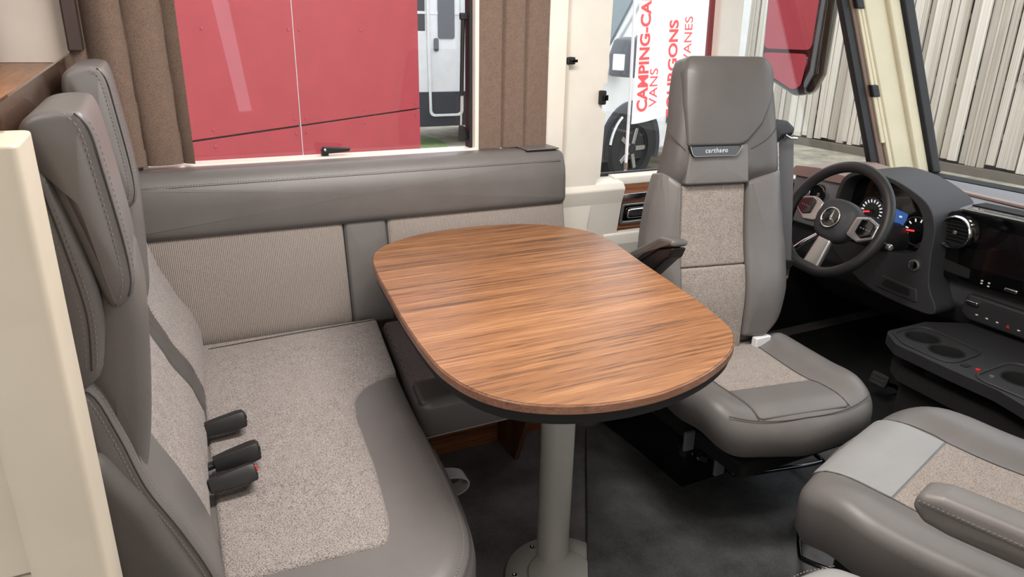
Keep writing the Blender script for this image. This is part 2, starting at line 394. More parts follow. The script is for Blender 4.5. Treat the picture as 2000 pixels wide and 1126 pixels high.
# window latch
la = thing('window_latch', 'small black window latch handle on the lower window frame', 'latch', (0.47, WY+0.02, 0.938))
MB().box((0.455, WY+0.010, 0.938), (0.475, WY+0.03, 0.958)).build('bracket', 'black', la, bevel=0.003)
c = MB(); cushion(c, rpoly([(0.452, 0.949), (0.478, 0.946), (0.535, 0.950), (0.538, 0.960), (0.478, 0.966), (0.455, 0.968)], 0.006), 0, 0.012, 0.004, m=XZ(WY+0.010)); c.build('lever', 'black', la)
MB().lathe([(0.004, 0), (0.004, 0.003), (0.002, 0.0045)], 12, m=frame((0.461, WY-0.002, 0.958), (1, 0, 0), (0, 0, 1))).build('screw', 'chrome', la)
# gas strut
gs = thing('gas_strut', 'slim black gas strut at the right side of the big window', 'strut', (0.922, WY+0.035, 0.97))
yS = WY+0.036
MB().tube([(0.917, yS, 1.335), (0.911, yS, 1.10)], 0.0065, 12).build('cylinder', 'black', gs)
MB().tube([(0.911, yS, 1.10), (0.908, yS, 0.98)], 0.0032, 10).build('rod', 'steel', gs)
c = MB(); cushion(c, rpoly([(0.898, 0.958), (0.914, 0.956), (0.932, 0.966), (0.920, 1.005), (0.902, 1.01)], 0.006), 0, 0.014, 0.004, m=XZ(yS+0.006)); c.build('lower_bracket', 'black', gs)
MB().box((0.906, yS-0.008, 1.325), (0.936, yS+0.006, 1.345)).build('upper_bracket', 'black', gs, bevel=0.003)

# curtains
def curtain(name, xs0, xs1, z0, z1, folds, amp, label, y, lean=0.0, seed=0):
    rnd = random.Random(seed); n = 120; rows = 24; F = []
    ph = [rnd.uniform(-0.3, 0.3) for _ in range(12)]
    front = []; back = []
    for j in range(rows + 1):
        t = j/rows; z = z0 + (z1-z0)*t; rf = []; rb_ = []
        for i in range(n + 1):
            s = i/n; x = xs0 + (xs1-xs0)*s + lean*t*(1-s)
            yy = y + folds(s, t) * amp + 0.002*math.sin(19*s + 5*t)
            rf.append((x, yy, z)); rb_.append((x, yy + 0.003, z))
        front.append(rf); back.append(rb_)
    mb = MB(); loops = [f + b[::-1] for f, b in zip(front, back)]
    mb.rings(loops)
    return tag(mb.build(name, 'curtain', angle=60), label, 'curtain', 'brown curtains at the big window')
saw = lambda s, cuts: min(abs(s - c) for c in cuts)
curtain('curtain', -0.185, 0.108, 0.945, 1.92, lambda s, t: -1.0*abs(math.sin(math.pi*3.3*s + 0.25*math.sin(3*t)))**0.6 + 0.25*math.sin(9*s), 0.026, 'brown woven curtain gathered behind the two headrests', WY-0.014, seed=1)
curtain('curtain', 0.950, 1.196, 0.938, 1.92, lambda s, t: -1.0 + math.exp(-((s-0.34)/0.018)**2) + math.exp(-((s-0.66)/0.018)**2) + 0.2*math.sin(7*s+2*t), 0.012, 'brown woven curtain with two sharp pleats beside the cab door pillar', WY-0.004, seed=2)
# dark trim post left of curtain
tp = struct(MB().box((-0.135, 2.02, 1.232), (-0.105, 2.118, 1.98)).build('trim_1', 'trim_dark', bevel=0.004))

# cab door pillar and driver door
DY = 2.20
pl = struct(plate(rpoly([(1.282, 0.0), (1.75, 0.0), (1.75, 0.30), (1.46, 0.40), (1.41, 0.62), (1.44, 0.79), (1.456, 0.80), (1.462, 1.03), (1.445, 1.035), (1.445, 1.125), (1.462, 1.13), (1.470, 1.98), (1.282, 1.98)], 0.006, 2), [], -0.10, 0.045, XZ(DY)).build('trim_2', 'cream', bevel=0.018, seg=5))
jn = struct(MB().box((1.268, 2.135, 0), (1.290, 2.19, 1.98)).build('trim_3', 'panel'))
for nm, lb, x, z, y, sx, sz in (('catch_hook', 'black catch hook in the pillar joint', 1.296, 1.206, 2.139, 0.016, 0.012), ('door_latch', 'black rounded latch on the edge of the pillar trim', 1.440, 1.083, 2.150, 0.012, 0.024)):
    t = thing(nm, lb, 'latch', (x, y, z-sz))
    c = MB(); cushion(c, rpoly([(x-sx, z-sz), (x+sx, z-sz), (x+sx, z+sz), (x-sx, z+sz)], 0.006), -0.02, 0.012, 0.005, m=XZ(y)); c.build('body', 'black', t)
    MB().box((x-sx*0.3, y-0.018, z-sz*0.4), (x+sx*1.3, y-0.010, z+sz*0.4)).build('tab', 'blackg', t, bevel=0.002)
door = struct(thing('door_1', 'driver door with cream lining, walnut insert and window', 'door', (1.8, DY, 0))); del door['category']
plate([(1.35, 0), (3.30, 0), (3.30, 0.70), (3.20, 0.82), (2.58, 1.98), (1.40, 1.98)],
      [rpoly([(1.45, 0.785), (2.05, 0.785), (2.012, 1.70), (1.45, 1.70)], 0.03), rpoly([(2.16, 0.70), (3.14, 0.70), (2.55, 1.75), (2.13, 1.75)], 0.03)], -0.05, 0.0, XZ(DY+0.05)).build('door_shell', 'cream', door, bevel=0.006)
MB().box((1.40, DY+0.04, 0.775), (2.10, DY+0.06, 0.795)).build('window_seal', 'rubber', door, bevel=0.003)
MB().box((1.95, DY-0.02, 0.0), (3.24, DY+0.04, 0.70)).build('kick_panel', 'blackm', door)
MB().box((1.44, DY+0.082, 0.70), (2.08, DY+0.087, 1.75)).build('window_pane', 'glass', door)
MB().box((2.13, DY+0.082, 0.66), (3.20, DY+0.087, 1.80)).build('quarter_pane', 'glass', door)
# window ledge and lining below
c = MB(); c.prism(rpoly([(DY+0.06, 0.785), (DY-0.045, 0.775), (DY-0.062, 0.755), (DY-0.045, 0.70), (DY-0.02, 0.55), (DY-0.045, 0.50), (DY-0.03, 0.30), (DY+0.06, 0.28)], 0.012, 4), 1.30, 1.56, m=Matrix(((0,0,1,0),(1,0,0,0),(0,1,0,0),(0,0,0,1)))); c.build('ledge', 'cream', door)
c = MB(); c.prism(rpoly([(DY+0.06, 0.792), (DY-0.005, 0.785), (DY-0.008, 0.755), (DY+0.06, 0.755)], 0.006, 3), 1.55, 2.2, m=Matrix(((0,0,1,0),(1,0,0,0),(0,1,0,0),(0,0,0,1)))); c.build('upper_lining', 'cream', door)
plate(rpoly([(1.545, 0.755), (2.2, 0.755), (2.2, 0.585), (1.51, 0.585), (1.515, 0.69)], 0.006, 3), [], -0.02, 0.0, XZ(DY-0.005)).build('wood_insert', 'wood_x', door, bevel=0.002)
MB().prism(rpoly([(1.525, 0.700), (1.55, 0.722), (2.1, 0.727), (2.1, 0.700)], 0.004, 3), 0, 0.014, m=XZ(DY-0.006)).build('chrome_strip', 'chrome', door, bevel=0.004)
c = MB(); c.prism(rpoly([(DY+0.06, 0.575), (DY-0.03, 0.575), (DY-0.03, 0.53), (DY-0.01, 0.46), (DY-0.03, 0.1), (DY+0.06, 0.1)], 0.01, 4), 1.50, 2.5, m=Matrix(((0,0,1,0),(1,0,0,0),(0,1,0,0),(0,0,0,1)))); c.build('lower_lining', 'cream', door)
hd = plate(rpoly([(1.578, 0.605), (1.76, 0.605), (1.76, 0.683), (1.585, 0.683)], 0.01, 4), [rpoly([(1.588, 0.614), (1.75, 0.614), (1.75, 0.675), (1.594, 0.675)], 0.008, 4)], 0, 0.012, XZ(DY-0.006)).build('handle_bezel', 'silver', door, bevel=0.002)
MB().prism(rpoly([(1.578, 0.605), (1.76, 0.605), (1.76, 0.683), (1.585, 0.683)], 0.01, 4), 0, 0.004, m=XZ(DY-0.006)).build('handle_recess', 'blackg', door)
c = MB(); cushion(c, rpoly([(1.607, 0.625), (1.74, 0.625), (1.74, 0.664), (1.612, 0.664)], 0.014), 0.004, 0.016, 0.006, m=XZ(DY-0.006)); c.build('handle_lever', 'chrome', door)
# red-brown strip seen through the door glass
struct(plate([(2.045, 0.75), (2.075, 0.75), (2.040, 1.9), (2.008, 1.9)], [], -0.12, -0.085, XZ(DY)).build('trim_4', plain('dark_red_strip', srgb(122, 44, 46), 0.4)))
mb = MB()
for i in range(380):
    x = random.uniform(2.2, 2.75); z = random.uniform(0.8, 1.5); r = random.uniform(0.0008, 0.0022); y = DY+0.0875
    if i > 300: x = random.uniform(1.46, 1.95)
    mb.add([(x-r, y, z), (x, y, z-r*1.3), (x+r, y, z), (x, y, z+r), (x, y+r*0.9, z-r*0.2)], [(0,1,4), (1,2,4), (2,3,4), (3,0,4)])
o = mb.build('raindrops', 'drop', door); o['kind'] = 'stuff'

# A pillar: raked strips from the dash up to the roof
ap = struct(thing('trim_5', 'cream windscreen pillar with roller blind rails', 'pillar', (3.1, 2.12, 0.70))); del ap['category']
def strip(name, mat, b0, b1, t0, t1, y0, y1, zb=0.70, bevel=0.004, ztop=1.98):
    # bottom X b0..b1 at z .73, top X t0..t1 at z 1.44, faces y0 (inside) .. y1
    X = lambda b, t, z: b + (t-b)*(z-0.73)/(1.44-0.73)
    vs = [(X(b0,t0,z), y, z) for z in (zb, ztop) for y in (y0, y1)] + [(X(b1,t1,z), y, z) for z in (zb, ztop) for y in (y0, y1)]
    return MB().add(vs, [(0,1,3,2),(4,6,7,5),(0,4,5,1),(2,3,7,6),(0,2,6,4),(1,5,7,3)]).build(name, mat, ap, bevel=bevel)
strip('inner_seal', 'rubber', 2.895, 2.955, 2.510, 2.555, 2.118, 2.145)
strip('brown_rail', 'brown_rail', 2.945, 2.985, 2.553, 2.578, 2.112, 2.16)
strip('blind_rail', 'cream2', 2.972, 3.000, 2.582, 2.597, 2.105, 2.16, zb=0.86)
strip('blind_rail', 'cream2', 3.005, 3.032, 2.604, 2.622, 2.108, 2.16)
strip('blind_groove', 'brown_rail', 2.996, 3.006, 2.596, 2.605, 2.122, 2.16)
strip('pillar_cover', 'cream2', 3.030, 3.175, 2.622, 2.765, 2.105, 2.20, bevel=0.01)
strip('pillar_ridge', 'cream2', 3.165, 3.205, 2.752, 2.786, 2.09, 2.20, bevel=0.012)
strip('pillar_return', 'cream2', 3.20, 3.262, 2.784, 2.842, 2.10, 2.20, bevel=0.006)
strip('windscreen_seal', 'rubber', 3.26, 3.335, 2.84, 2.915, 2.085, 2.20, bevel=0.012)
for z in (1.085, 1.43):
    xb = 2.985 + (2.59-2.985)*(z-0.73)/0.71
    MB().add([(xb-0.022+dx-0.556*dz, y, z+dz) for dz in (-0.025, 0.025) for dx, y in ((0, 2.094), (0.045, 2.094), (0.045, 2.115), (0, 2.115))], [(3,2,1,0),(4,5,6,7),(0,1,5,4),(1,2,6,5),(2,3,7,6),(3,0,4,7)]).build('blind_clip', 'rubber', ap, bevel=0.005)
ws = struct(MB().add([(3.315, -0.3, 0.69), (3.315, 2.15, 0.69), (2.70, 2.15, 1.96), (2.70, -0.3, 1.96), (3.322, -0.3, 0.69), (3.322, 2.15, 0.69), (2.707, 2.15, 1.96), (2.707, -0.3, 1.96)], [(0,1,2,3),(7,6,5,4),(0,4,5,1),(1,5,6,2),(2,6,7,3),(3,7,4,0)]).build('window_2', 'glass', angle=30))

# left partition, shelf, overhead panel
pt = struct(thing('wall_partition', 'cream end panel beside the sofa', 'panel', (-0.14, 0.8, 0))); del pt['category']
MB().prism(rpoly([(-0.176, 0.772), (-0.104, 0.772), (-0.104, 0.885), (-0.176, 0.885)], 0.012, 4), 0.0, 1.194).build('edge_panel', 'panel', pt, bevel=0.003)
MB().box((-1.2, 0.786, 0.735), (-0.17, 0.83, 1.194)).build('side_panel', 'panel', pt, bevel=0.003)
MB().box((-1.2, 0.79, 0.0), (-0.17, 0.83, 0.730)).build('lower_panel', 'panel', pt, bevel=0.003)
sh = MB(); sh.box((-1.2, 0.83, 1.165), (-0.135, 2.118, 1.205)); tag(sh.build('shelf_board', 'wood_y', bevel=0.003), 'walnut shelf board behind the sofa headrests', 'shelf')
pw = MB(); pw.box((-1.2, 2.06, 1.206), (-0.135, 2.119, 1.98)); struct(pw.build('wall_panel', 'offwhite'))
tag(MB().box((-0.30, 1.99, 1.206), (-0.278, 2.059, 1.98)).build('shelf_divider', 'trim_dark', bevel=0.002), 'narrow dark upright at the far left above the walnut shelf', 'divider')
c = MB(); c.prism(rpoly([(-0.86, 1.10), (-2.05, 1.10), (-2.05, 1.232), (-0.875, 1.221), (-0.862, 1.19)], [0.002, 0.002, 0.002, 0.012, 0.004], 4), 0, 0.005, m=Matrix(((0,0,1,-0.131),(-1,0,0,0),(0,1,0,0),(0,0,0,1))))
tag(c.build('acrylic_screen', 'smoke'), 'smoky clear acrylic strip standing between headrests and walnut shelf', 'screen')

# ================================================================== FLOOR COVER
mat_out = [(1.22, 1.80), (0.55, 0.722), (0.55, -0.28), (1.95, -0.28), (1.95, 1.80)]
tag(plate(mat_out, [], 0.0, 0.0135).build('carpet_mat', 'mat', bevel=0.003), 'dark grey carpet mat covering the cab floor', 'mat')
tag(MB().box((1.95, -0.28, 0.001), (3.2, 2.10, 0.006)).build('footwell_mat', 'blackm', bevel=0.002), 'black footwell mat under the dashboard', 'mat')

# ================================================================== TABLE
tb = thing('dining_table', 'walnut topped pedestal table with rounded corners in front of the sofa', 'table', (0.80, 1.30, 0))
TO = [(0.481,1.735),(0.536,1.862),(0.653,1.943),(0.797,1.976),(0.999,1.959),(1.130,1.872),(1.188,1.728),(1.141,1.451),(1.094,1.206),(1.052,1.046),(1.016,0.982),(0.949,0.924),(0.848,0.877),(0.737,0.853),(0.636,0.858),(0.550,0.885),(0.485,0.929),(0.444,0.987),(0.423,1.057),(0.417,1.141),(0.426,1.295),(0.443,1.45)]
TS = ccw([p for p in spline(TO, 5)])
mb = MB()
mb.rings([[(x, y, 0.703) for x, y in inset(TS, 0.0)], [(x, y, 0.717) for x, y in TS], [(x, y, 0.7195) for x, y in inset(TS, 0.002)]], True, False)
mb.build('edge_band', 'table_edge', tb)
mb = MB(); mb.rings([[(x, y, 0.7185) for x, y in inset(TS, 0.0022)], [(x, y, 0.7202) for x, y in inset(TS, 0.0026)]]); mb.build('table_top', 'table', tb)
mb = MB(); mb.rings([[(x, y, 0.678) for x, y in inset(TS, 0.012)], [(x, y, 0.684) for x, y in inset(TS, 0.006)], [(x, y, 0.7035) for x, y in inset(TS, 0.004)]]); mb.build('under_frame', 'blackm', tb)
MB().lathe([(0.0415, 0.012), (0.0415, 0.677)], 40, m=T(0.803, 1.303, 0)).build('pillar', 'steel', tb)
MB().lathe([(0.142, 0.0005), (0.142, 0.004), (0.139, 0.006), (0.086, 0.006), (0.084, 0.010), (0.080, 0.012), (0.0, 0.012)], 64, m=T(0.788, 1.232, 0)).build('base_plate', 'steel_plate', tb)
for a in (100, 158, 215, 300):
    x = 0.788 + 0.118*math.cos(math.radians(a)); y = 1.232 + 0.118*math.sin(math.radians(a))
    MB().lathe([(0.007, 0.006), (0.006, 0.009), (0.003, 0.0095), (0.003, 0.0075), (0.0, 0.0075)], 14, m=T(x, y, 0)).build('screw', 'chrome', tb)
mb = MB(); mb.box((0.60, 1.05, 0.650), (1.0, 1.55, 0.6785)); mb.build('slide_plate', 'blackm', tb, bevel=0.004)

# ================================================================== SOFA (bench, back rests, side part)
FX = lambda x0: frame((x0, 0, 0), (0, 1, 0), (0, 0, 1))     # local (Y, Z) -> outwards +X
YX = Matrix(((1,0,0,0),(0,0,1,0),(0,1,0,0),(0,0,0,1)))      # local (X, Z) extruded along Y
def lerp_tab(tab, t):
    for (a, va), (b, vb) in zip(tab, tab[1:]):
        if t <= b:
            k = max(0.0, min(1.0, (t-a)/(b-a))); k = k*k*(3-2*k)*0.35 + k*0.65
            return va + (vb-va)*k
    return tab[-1][1]
# -- side backrest along the wall
sofa = thing('corner_sofa', 'grey leather and tweed L-shaped corner sofa beneath the big window', 'sofa', (0.25, 1.4, 0))
c = MB(); cushion(c, rpoly([(-0.16, 0.757), (1.232, 0.752), (1.226, 0.924), (1.20, 0.934), (-0.16, 0.934)], [0.02, 0.03, 0.03, 0.02, 0.02]), 0, 0.112, 0.030, 0.004, m=XZ(2.113), rb=0.01, sw=True, S=lambda x, z: -0.030*max(0, (z-0.86)/0.07)**1.5); sb = c.build('side_backrest', 'leather', sofa); sb['label'] = 'long side backrest with a grey leather top roll'
tilt = lambda x, z: 0.065*max(0.0, (0.78-z)/0.33) - 0.02*max(0, (0.50-z)/0.06)**2
def sidepanel(nm, x0, x1, mat):
    c = MB(); cushion(c, rpoly([(x0, 0.452), (x1, 0.452), (x1, 0.772), (x0, 0.772)], 0.012), 0, 0.092, 0.014, 0.004, m=XZ(2.113), S=tilt, rings=8, step=0.02); return c.build(nm, mat, sb)
sidepanel('fabric_panel', -0.10, 0.477, 'fabric_rib'); sidepanel('leather_strip', 0.4785, 0.6075, 'leather'); sidepanel('fabric_panel', 0.609, 1.226, 'fabric_rib')
MB().tube([(x, 2.0135 - 0.0005, 0.8985) for x in [i*0.05-0.1 for i in range(27)]], 0.0012, 6).build('top_seam', 'seam', sb)
for dz, dy in ((0.0055, 0.0015), (-0.0055, -0.0012)):
    stitches('stitching', [(-0.1, 2.0115+dy, 0.8985+dz), (1.21, 2.0115+dy, 0.8985+dz)], sb)
for x in (0.4825, 0.6035):
    stitches('stitching', [(x, 2.113-0.0925-tilt(0, z)-0.002, z) for z in (0.755, 0.7, 0.6, 0.55, 0.5, 0.47)], sb, mat='seam')
tag(MB().box((1.085, 2.032, 0.9345), (1.205, 2.119, 0.9390)).build('cover_plate', 'leather', bevel=0.002), 'flat grey padded cover at the right end of the window sill', 'cover')

# -- forward facing bench backrest
PROF = [(0.40, 0.050), (0.46, 0.058), (0.51, 0.060), (0.57, 0.044), (0.646, 0.006), (0.72, -0.022), (0.80, -0.042), (0.90, -0.055), (1.2, -0.07)]
SB = lambda y, z: lerp_tab(PROF, z) - 0.058*(1.93-y)/0.88
# near leather border that follows the same curve
bp = [(-0.150, 0.872), (-0.104, 0.874), (-0.078, 0.80), (-0.058, 0.715), (-0.026, 0.638), (0.004, 0.55), (0.014, 0.49), (0.010, 0.42), (-0.150, 0.42)]
c = MB(); cushion(c, spline([(x, z) for x, z in bp], 4), 0.0, 0.175, 0.03, 0.003, m=frame((0, 1.105, 0), (1, 0, 0), (0, 0, 1)), rb=0.01, rings=3); bb = c.build('bench_backrest', 'leather', sofa)
def backpanel(nm, y0, y1, z0, z1, mat, lift=0.0, r=0.012, rr=0.012):
    c = MB(); cushion(c, rpoly([(y0, z0), (y1, z0), (y1, z1), (y0, z1)], rr), -0.10, lift, r, 0.002, m=FX(0), S=SB, rings=9, step=0.018); return c.build(nm, mat, bb)
backpanel('fabric_panel', 1.625, 1.965, 0.43, 0.86, 'fabric'); backpanel('leather_band', 1.508, 1.6225, 0.43, 0.86, 'leather_d'); backpanel('fabric_panel', 1.105, 1.5055, 0.43, 0.86, 'fabric')
# upper wing bolster (smooth leather between headrest and lumbar part)
def yprofile(nm, pts, y0, y1, mat, r=0.02, par=None, sp=4):
    c = MB(); cushion(c, spline(pts, sp), 0.0, y1-y0, r, 0.002, m=frame((0, y1, 0), (1, 0, 0), (0, 0, 1)), rb=r, rings=3, step=0.02); return c.build(nm, mat, par or bb)
yprofile('wing_bolster', [(-0.115, 1.02), (-0.045, 1.03), (-0.030, 0.97), (-0.034, 0.89), (-0.048, 0.78), (-0.066, 0.70), (-0.078, 0.668), (-0.092, 0.70), (-0.110, 0.80), (-0.128, 0.88), (-0.130, 0.96)], 0.955, 1.155, 'leather', 0.028)
yprofile('wing_bolster', [(-0.115, 1.02), (-0.045, 1.03), (-0.028, 0.97), (-0.030, 0.89), (-0.036, 0.80), (-0.060, 0.76), (-0.110, 0.80), (-0.128, 0.88), (-0.130, 0.96)], 1.50, 1.95, 'leather', 0.028)
yprofile('upper_backrest', [(-0.165, 0.885), (-0.100, 0.878), (-0.080, 0.93), (-0.076, 1.0), (-0.095, 1.10), (-0.110, 1.145), (-0.150, 1.155)], 0.925, 1.27, 'leather', 0.014)
yprofile('upper_backrest', [(-0.125, 0.885), (-0.092, 0.878), (-0.070, 0.93), (-0.070, 1.0), (-0.075, 1.15), (-0.125, 1.165)], 1.47, 1.93, 'leather', 0.014)
# dark padded side panel towards the aisle
c = MB(); cushion(c, rpoly([(-0.40, 0.20), (0.045, 0.20), (0.020, 0.45), (-0.018, 0.56), (-0.066, 0.70), (-0.108, 0.792), (-0.40, 0.805)], [0.02, 0.02, 0.1, 0.1, 0.1, 0.035, 0.02], 8), 0, 0.045, 0.022, 0.002, m=XZ(0.945), rb=0.01); c.build('side_panel', 'leather_d', bb)
# headrests: lift-off cushions
HP = [(-0.124, 1.170), (-0.121, 1.205), (-0.104, 1.221), (-0.070, 1.224), (-0.054, 1.212), (-0.045, 1.15), (-0.034, 1.03), (-0.037, 0.992), (-0.050, 0.974), (-0.067, 0.976), (-0.084, 1.05), (-0.099, 1.118), (-0.106, 1.138), (-0.120, 1.149)]
def headrest(y0, y1, dz, label, dx=0.0, kz=1.0):
    c = MB(); cushion(c, spline([(x+dx, 0.974 + (z-0.974)*kz + dz) for x, z in HP], 5), 0.0, y1-y0-0.010, 0.012, 0.012, m=frame((0, y1, 0), (1, 0, 0), (0, 0, 1)), rb=0.012, rings=7, step=0.010); h = c.build('headrest', 'leather', sofa); h['label'] = label
    # seam where the side face meets the front face, with a double stitch
    path = [(-0.072, 1.221), (-0.060, 1.20), (-0.054, 1.15), (-0.0455, 1.06), (-0.0445, 1.01), (-0.050, 0.985)]
    path = [(x+dx, 0.974 + (z-0.974)*kz + dz) for x, z in spline(path, 5, False)]
    MB().tube([(x+0.006, y0+0.0125, z) for x, z in path], 0.0011, 6).build('seam', 'seam', h)
    stitches('stitching', [(x-0.003, y0+0.0085, z) for x, z in path], h); stitches('stitching', [(x+0.0105, y0+0.021, z) for x, z in path], h)
    return h
headrest(0.925, 1.19, 0.0, 'nearer grey leather headrest of the bench, at the left edge', -0.002, 0.93)
headrest(1.45, 1.745, 0.003, 'farther grey leather headrest next to the brown curtain', 0.006)
path = [(-0.1125, 1.135), (-0.100, 1.05), (-0.092, 0.97), (-0.098, 0.90)]
path = spline(path, 5, False)
MB().tube([(x, 0.9245, z) for x, z in path], 0.0011, 6).build('seam', 'seam', bb)
for d in (-0.006, 0.006): stitches('stitching', [(x+d, 0.9245, z) for x, z in path], bb)
path = spline([(-0.148, 0.868), (-0.108, 0.868), (-0.085, 0.80), (-0.065, 0.715), (-0.033, 0.635), (-0.004, 0.55), (0.006, 0.49)], 5, False)
MB().tube([(x, 0.9365, z-0.002) for x, z in path], 0.0013, 6).build('seam', 'seam', bb)
for d in (-0.008, 0.008): stitches('stitching', [(x+d*0.8, 0.933+0.004*(d > 0), z+d*0.4) for x, z in path], bb, mat='stitch')

# -- bench seat
SO = [(-0.05, 0.80), (0.24, 0.80), (0.355, 0.845), (0.418, 0.93), (0.447, 1.05), (0.462, 1.20), (0.474, 1.38), (0.492, 1.55), (0.548, 1.955), (-0.05, 1.955)]
so = spline([(0.24, 0.795), (0.345, 0.835), (0.412, 0.92), (0.443, 1.05), (0.460, 1.20), (0.474, 1.38), (0.494, 1.56)], 5, False)
out = [(-0.06, 0.795)] + so + [(0.548, 1.955), (-0.06, 1.955)]
c = MB(); cushion(c, out, 0.27, 0.476, 0.050, 0.0, rb=0.03, rings=4, step=0.025, S=lambda x, y: -0.012*max(0.0, (1.56-y))*0); bs = c.build('bench_seat', 'leather', sofa)
fo = [(0.012, 0.985), (0.270, 0.968), (0.292, 1.02), (0.318, 1.20), (0.335, 1.40), (0.352, 1.478), (0.395, 1.535), (0.455, 1.562), (0.486, 1.585), (0.5405, 1.945), (0.045, 1.945), (0.03, 1.5)]
c = MB(); cushion(c, rpoly(fo, [0.01, 0.03, 0.2, 0.3, 0.2, 0.1, 0.1, 0.03, 0.02, 0.01, 0.01, 0.2], 5), 0.455, 0.482, 0.010, 0.003, rings=6, step=0.02, S=lambda x, y: 0.0018*math.sin(95*y + 14*x)*math.exp(-((x-0.20)/0.12)**2 - ((y-1.40)/0.10)**2)); c.build('fabric_panel', 'fabric', bs)
MB().tube([(0.07, 1.905, 0.4835), (0.30, 1.915, 0.4855), (0.535, 1.925, 0.4835)], 0.0012, 6).build('seam', 'seam', bs)
sp = [(x-0.014, y+0.004, 0.4615) for x, y in so[:22]]
MB().tube([(x-0.0075, y+0.003, 0.4575) for x, y in so[:22]], 0.0013, 6).build('front_seam', 'seam', bs)
stitches('stitching', [(x-0.020, y+0.006, 0.4665) for x, y in so[:22]], bs)
MB().box((-0.10, 0.86, 0.0), (0.40, 1.95, 0.275)).build('bench_base', 'leather_d', bs, bevel=0.01)
mb = MB(); mb.ribbon(spline([(0.44, 1.262, 0.375), (0.495, 1.255, 0.375), (0.524, 1.250, 0.368), (0.534, 1.248, 0.354), (0.524, 1.246, 0.340), (0.495, 1.244, 0.334), (0.44, 1.24, 0.335)], 5, False), (0, 1, 0.1), 0.036, 0.004)
o = mb.build('pull_loop', 'leather_l', bs, bevel=0.001, sub=0)

# -- side seat
c = MB(); cushion(c, rpoly([(0.485, 1.432), (1.21, 1.432), (1.21, 1.965), (0.56, 1.965)], [0.05, 0.04, 0.02, 0.02]), 0.357, 0.452, 0.022, 0.004, rb=0.012, rings=4); ss = c.build('side_seat', 'leather', sofa)
c = MB(); cushion(c, rpoly([(0.515, 1.555), (1.20, 1.54), (1.20, 1.955), (0.565, 1.955)], 0.015), 0.43, 0.459, 0.012, 0.004); c.build('fabric_panel', 'fabric_dark', ss)
c = MB(); cushion(c, rpoly([(0.497, 1.444), (1.20, 1.444), (1.20, 1.536), (0.512, 1.551)], 0.02), 0.43, 0.458, 0.014, 0.002); c.build('front_panel', 'leather_d', ss)
stitches('stitching', [(0.52, 1.4318, 0.437), (1.18, 1.4318, 0.437)], ss)
MB().tube([(0.505, 1.4345, 0.360), (1.20, 1.4345, 0.360)], 0.0022, 6).build('piping', 'stitch', ss)
mb = MB(); mb.box((0.50, 1.87, 0.0), (1.27, 1.89, 0.354)); tag(mb.build('plinth_board', 'wood_x', bevel=0.002), 'walnut plinth board under the side seat', 'board')
mb = MB(); mb.prism([(1.869, 0.0), (1.745, 0.0), (1.60, 0.352), (1.869, 0.352)], 0.915, 0.933, m=Matrix(((0,0,1,0),(1,0,0,0),(0,1,0,0),(0,0,0,1)))); tag(mb.build('seat_bracket', 'wood_z', bevel=0.002), 'walnut support bracket standing on the floor under the side seat', 'bracket')

# -- buckles
def buckle(o, ang, tiltx, roll, label, redbtn):
    b = thing('belt_buckle', label, 'buckle', o, 'seat belt buckles on the bench')
    m = Matrix.Translation(o) @ Matrix.Rotation(ang, 4, 'Z') @ Matrix.Rotation(tiltx, 4, 'Y') @ Matrix.Rotation(roll, 4, 'X')
    L = 0.082
    rs = []
    for x, hw, h in ((0.0, 0.0165, 0.012), (0.03, 0.0190, 0.0145), (0.070, 0.0215, 0.0165), (L, 0.0205, 0.0155), (L+0.002, 0.018, 0.013)):
        rs.append([(x, a*hw, z) for a, z in ((-1, -h), (1, -h), (1.0, 0.1*h), (0.72, h), (-0.72, h), (-1.0, 0.1*h))])
    MB().rings(rs, m=m).build('housing', 'black', b, bevel=0.003)
    MB().box((-0.05, -0.012, -0.006), (0.004, 0.012, 0.004), m).build('stalk', 'black', b, bevel=0.003)
    MB().box((L-0.002, -0.013, -0.009), (L+0.0035, 0.013, -0.003), m).build('slot', 'blackg', b)
    mb = MB(); mb.box((L-0.006, -0.016, -0.001), (L+0.0045, 0.016, 0.011), m); mb.build('release_button', 'red' if redbtn else 'black', b, bevel=0.002)
    return b
buckle((0.022, 1.432, 0.508), math.radians(4), math.radians(-5), math.radians(-14), 'black seat belt buckle farthest from the camera, alone on the tweed seat', False)
buckle((0.030, 1.292, 0.508), math.radians(2), math.radians(-8), math.radians(-12), 'middle black seat belt buckle lying above the one with the red button', False)
buckle((0.014, 1.220, 0.508), math.radians(5), math.radians(-5), math.radians(-26), 'nearest black seat belt buckle with a red release button', True)

# ================================================================== CAB SEATS
def mirror_u(pts): return [(-x, y) for x, y in pts]
U = Vector((0.985, -0.174, 0)).normalized(); V = Vector((0.036, 0.205, 0.978)).normalized(); O = Vector((1.47, 1.48, 0.45))
DB = frame(O + U*0.018, U, V)
for i_ in range(3): DB[i_][1] += 0.040*U[i_]                     # slight sideways rake of the backrest
ds = thing('driver_seat', 'swivelled driver seat with tall leather backrest and tweed centre behind the table', 'seat', (1.5, 1.45, 0))
hwid = lambda v: 0.232 if v < 0.25 else (0.232 - 0.040*(v-0.25)/0.35 if v < 0.6 else 0.192 - 0.024*(v-0.6)/0.2)
curve = lambda u, v: -0.024*max(0.0, (v-0.50)/0.32)**1.5 + 0.022*math.exp(-((v-0.12)/0.12)**2) - 0.042*max(0.0, (abs(u)/hwid(v)-0.66)/0.34)**2 - 0.03*max(0.0, (v-0.76)/0.06)**2
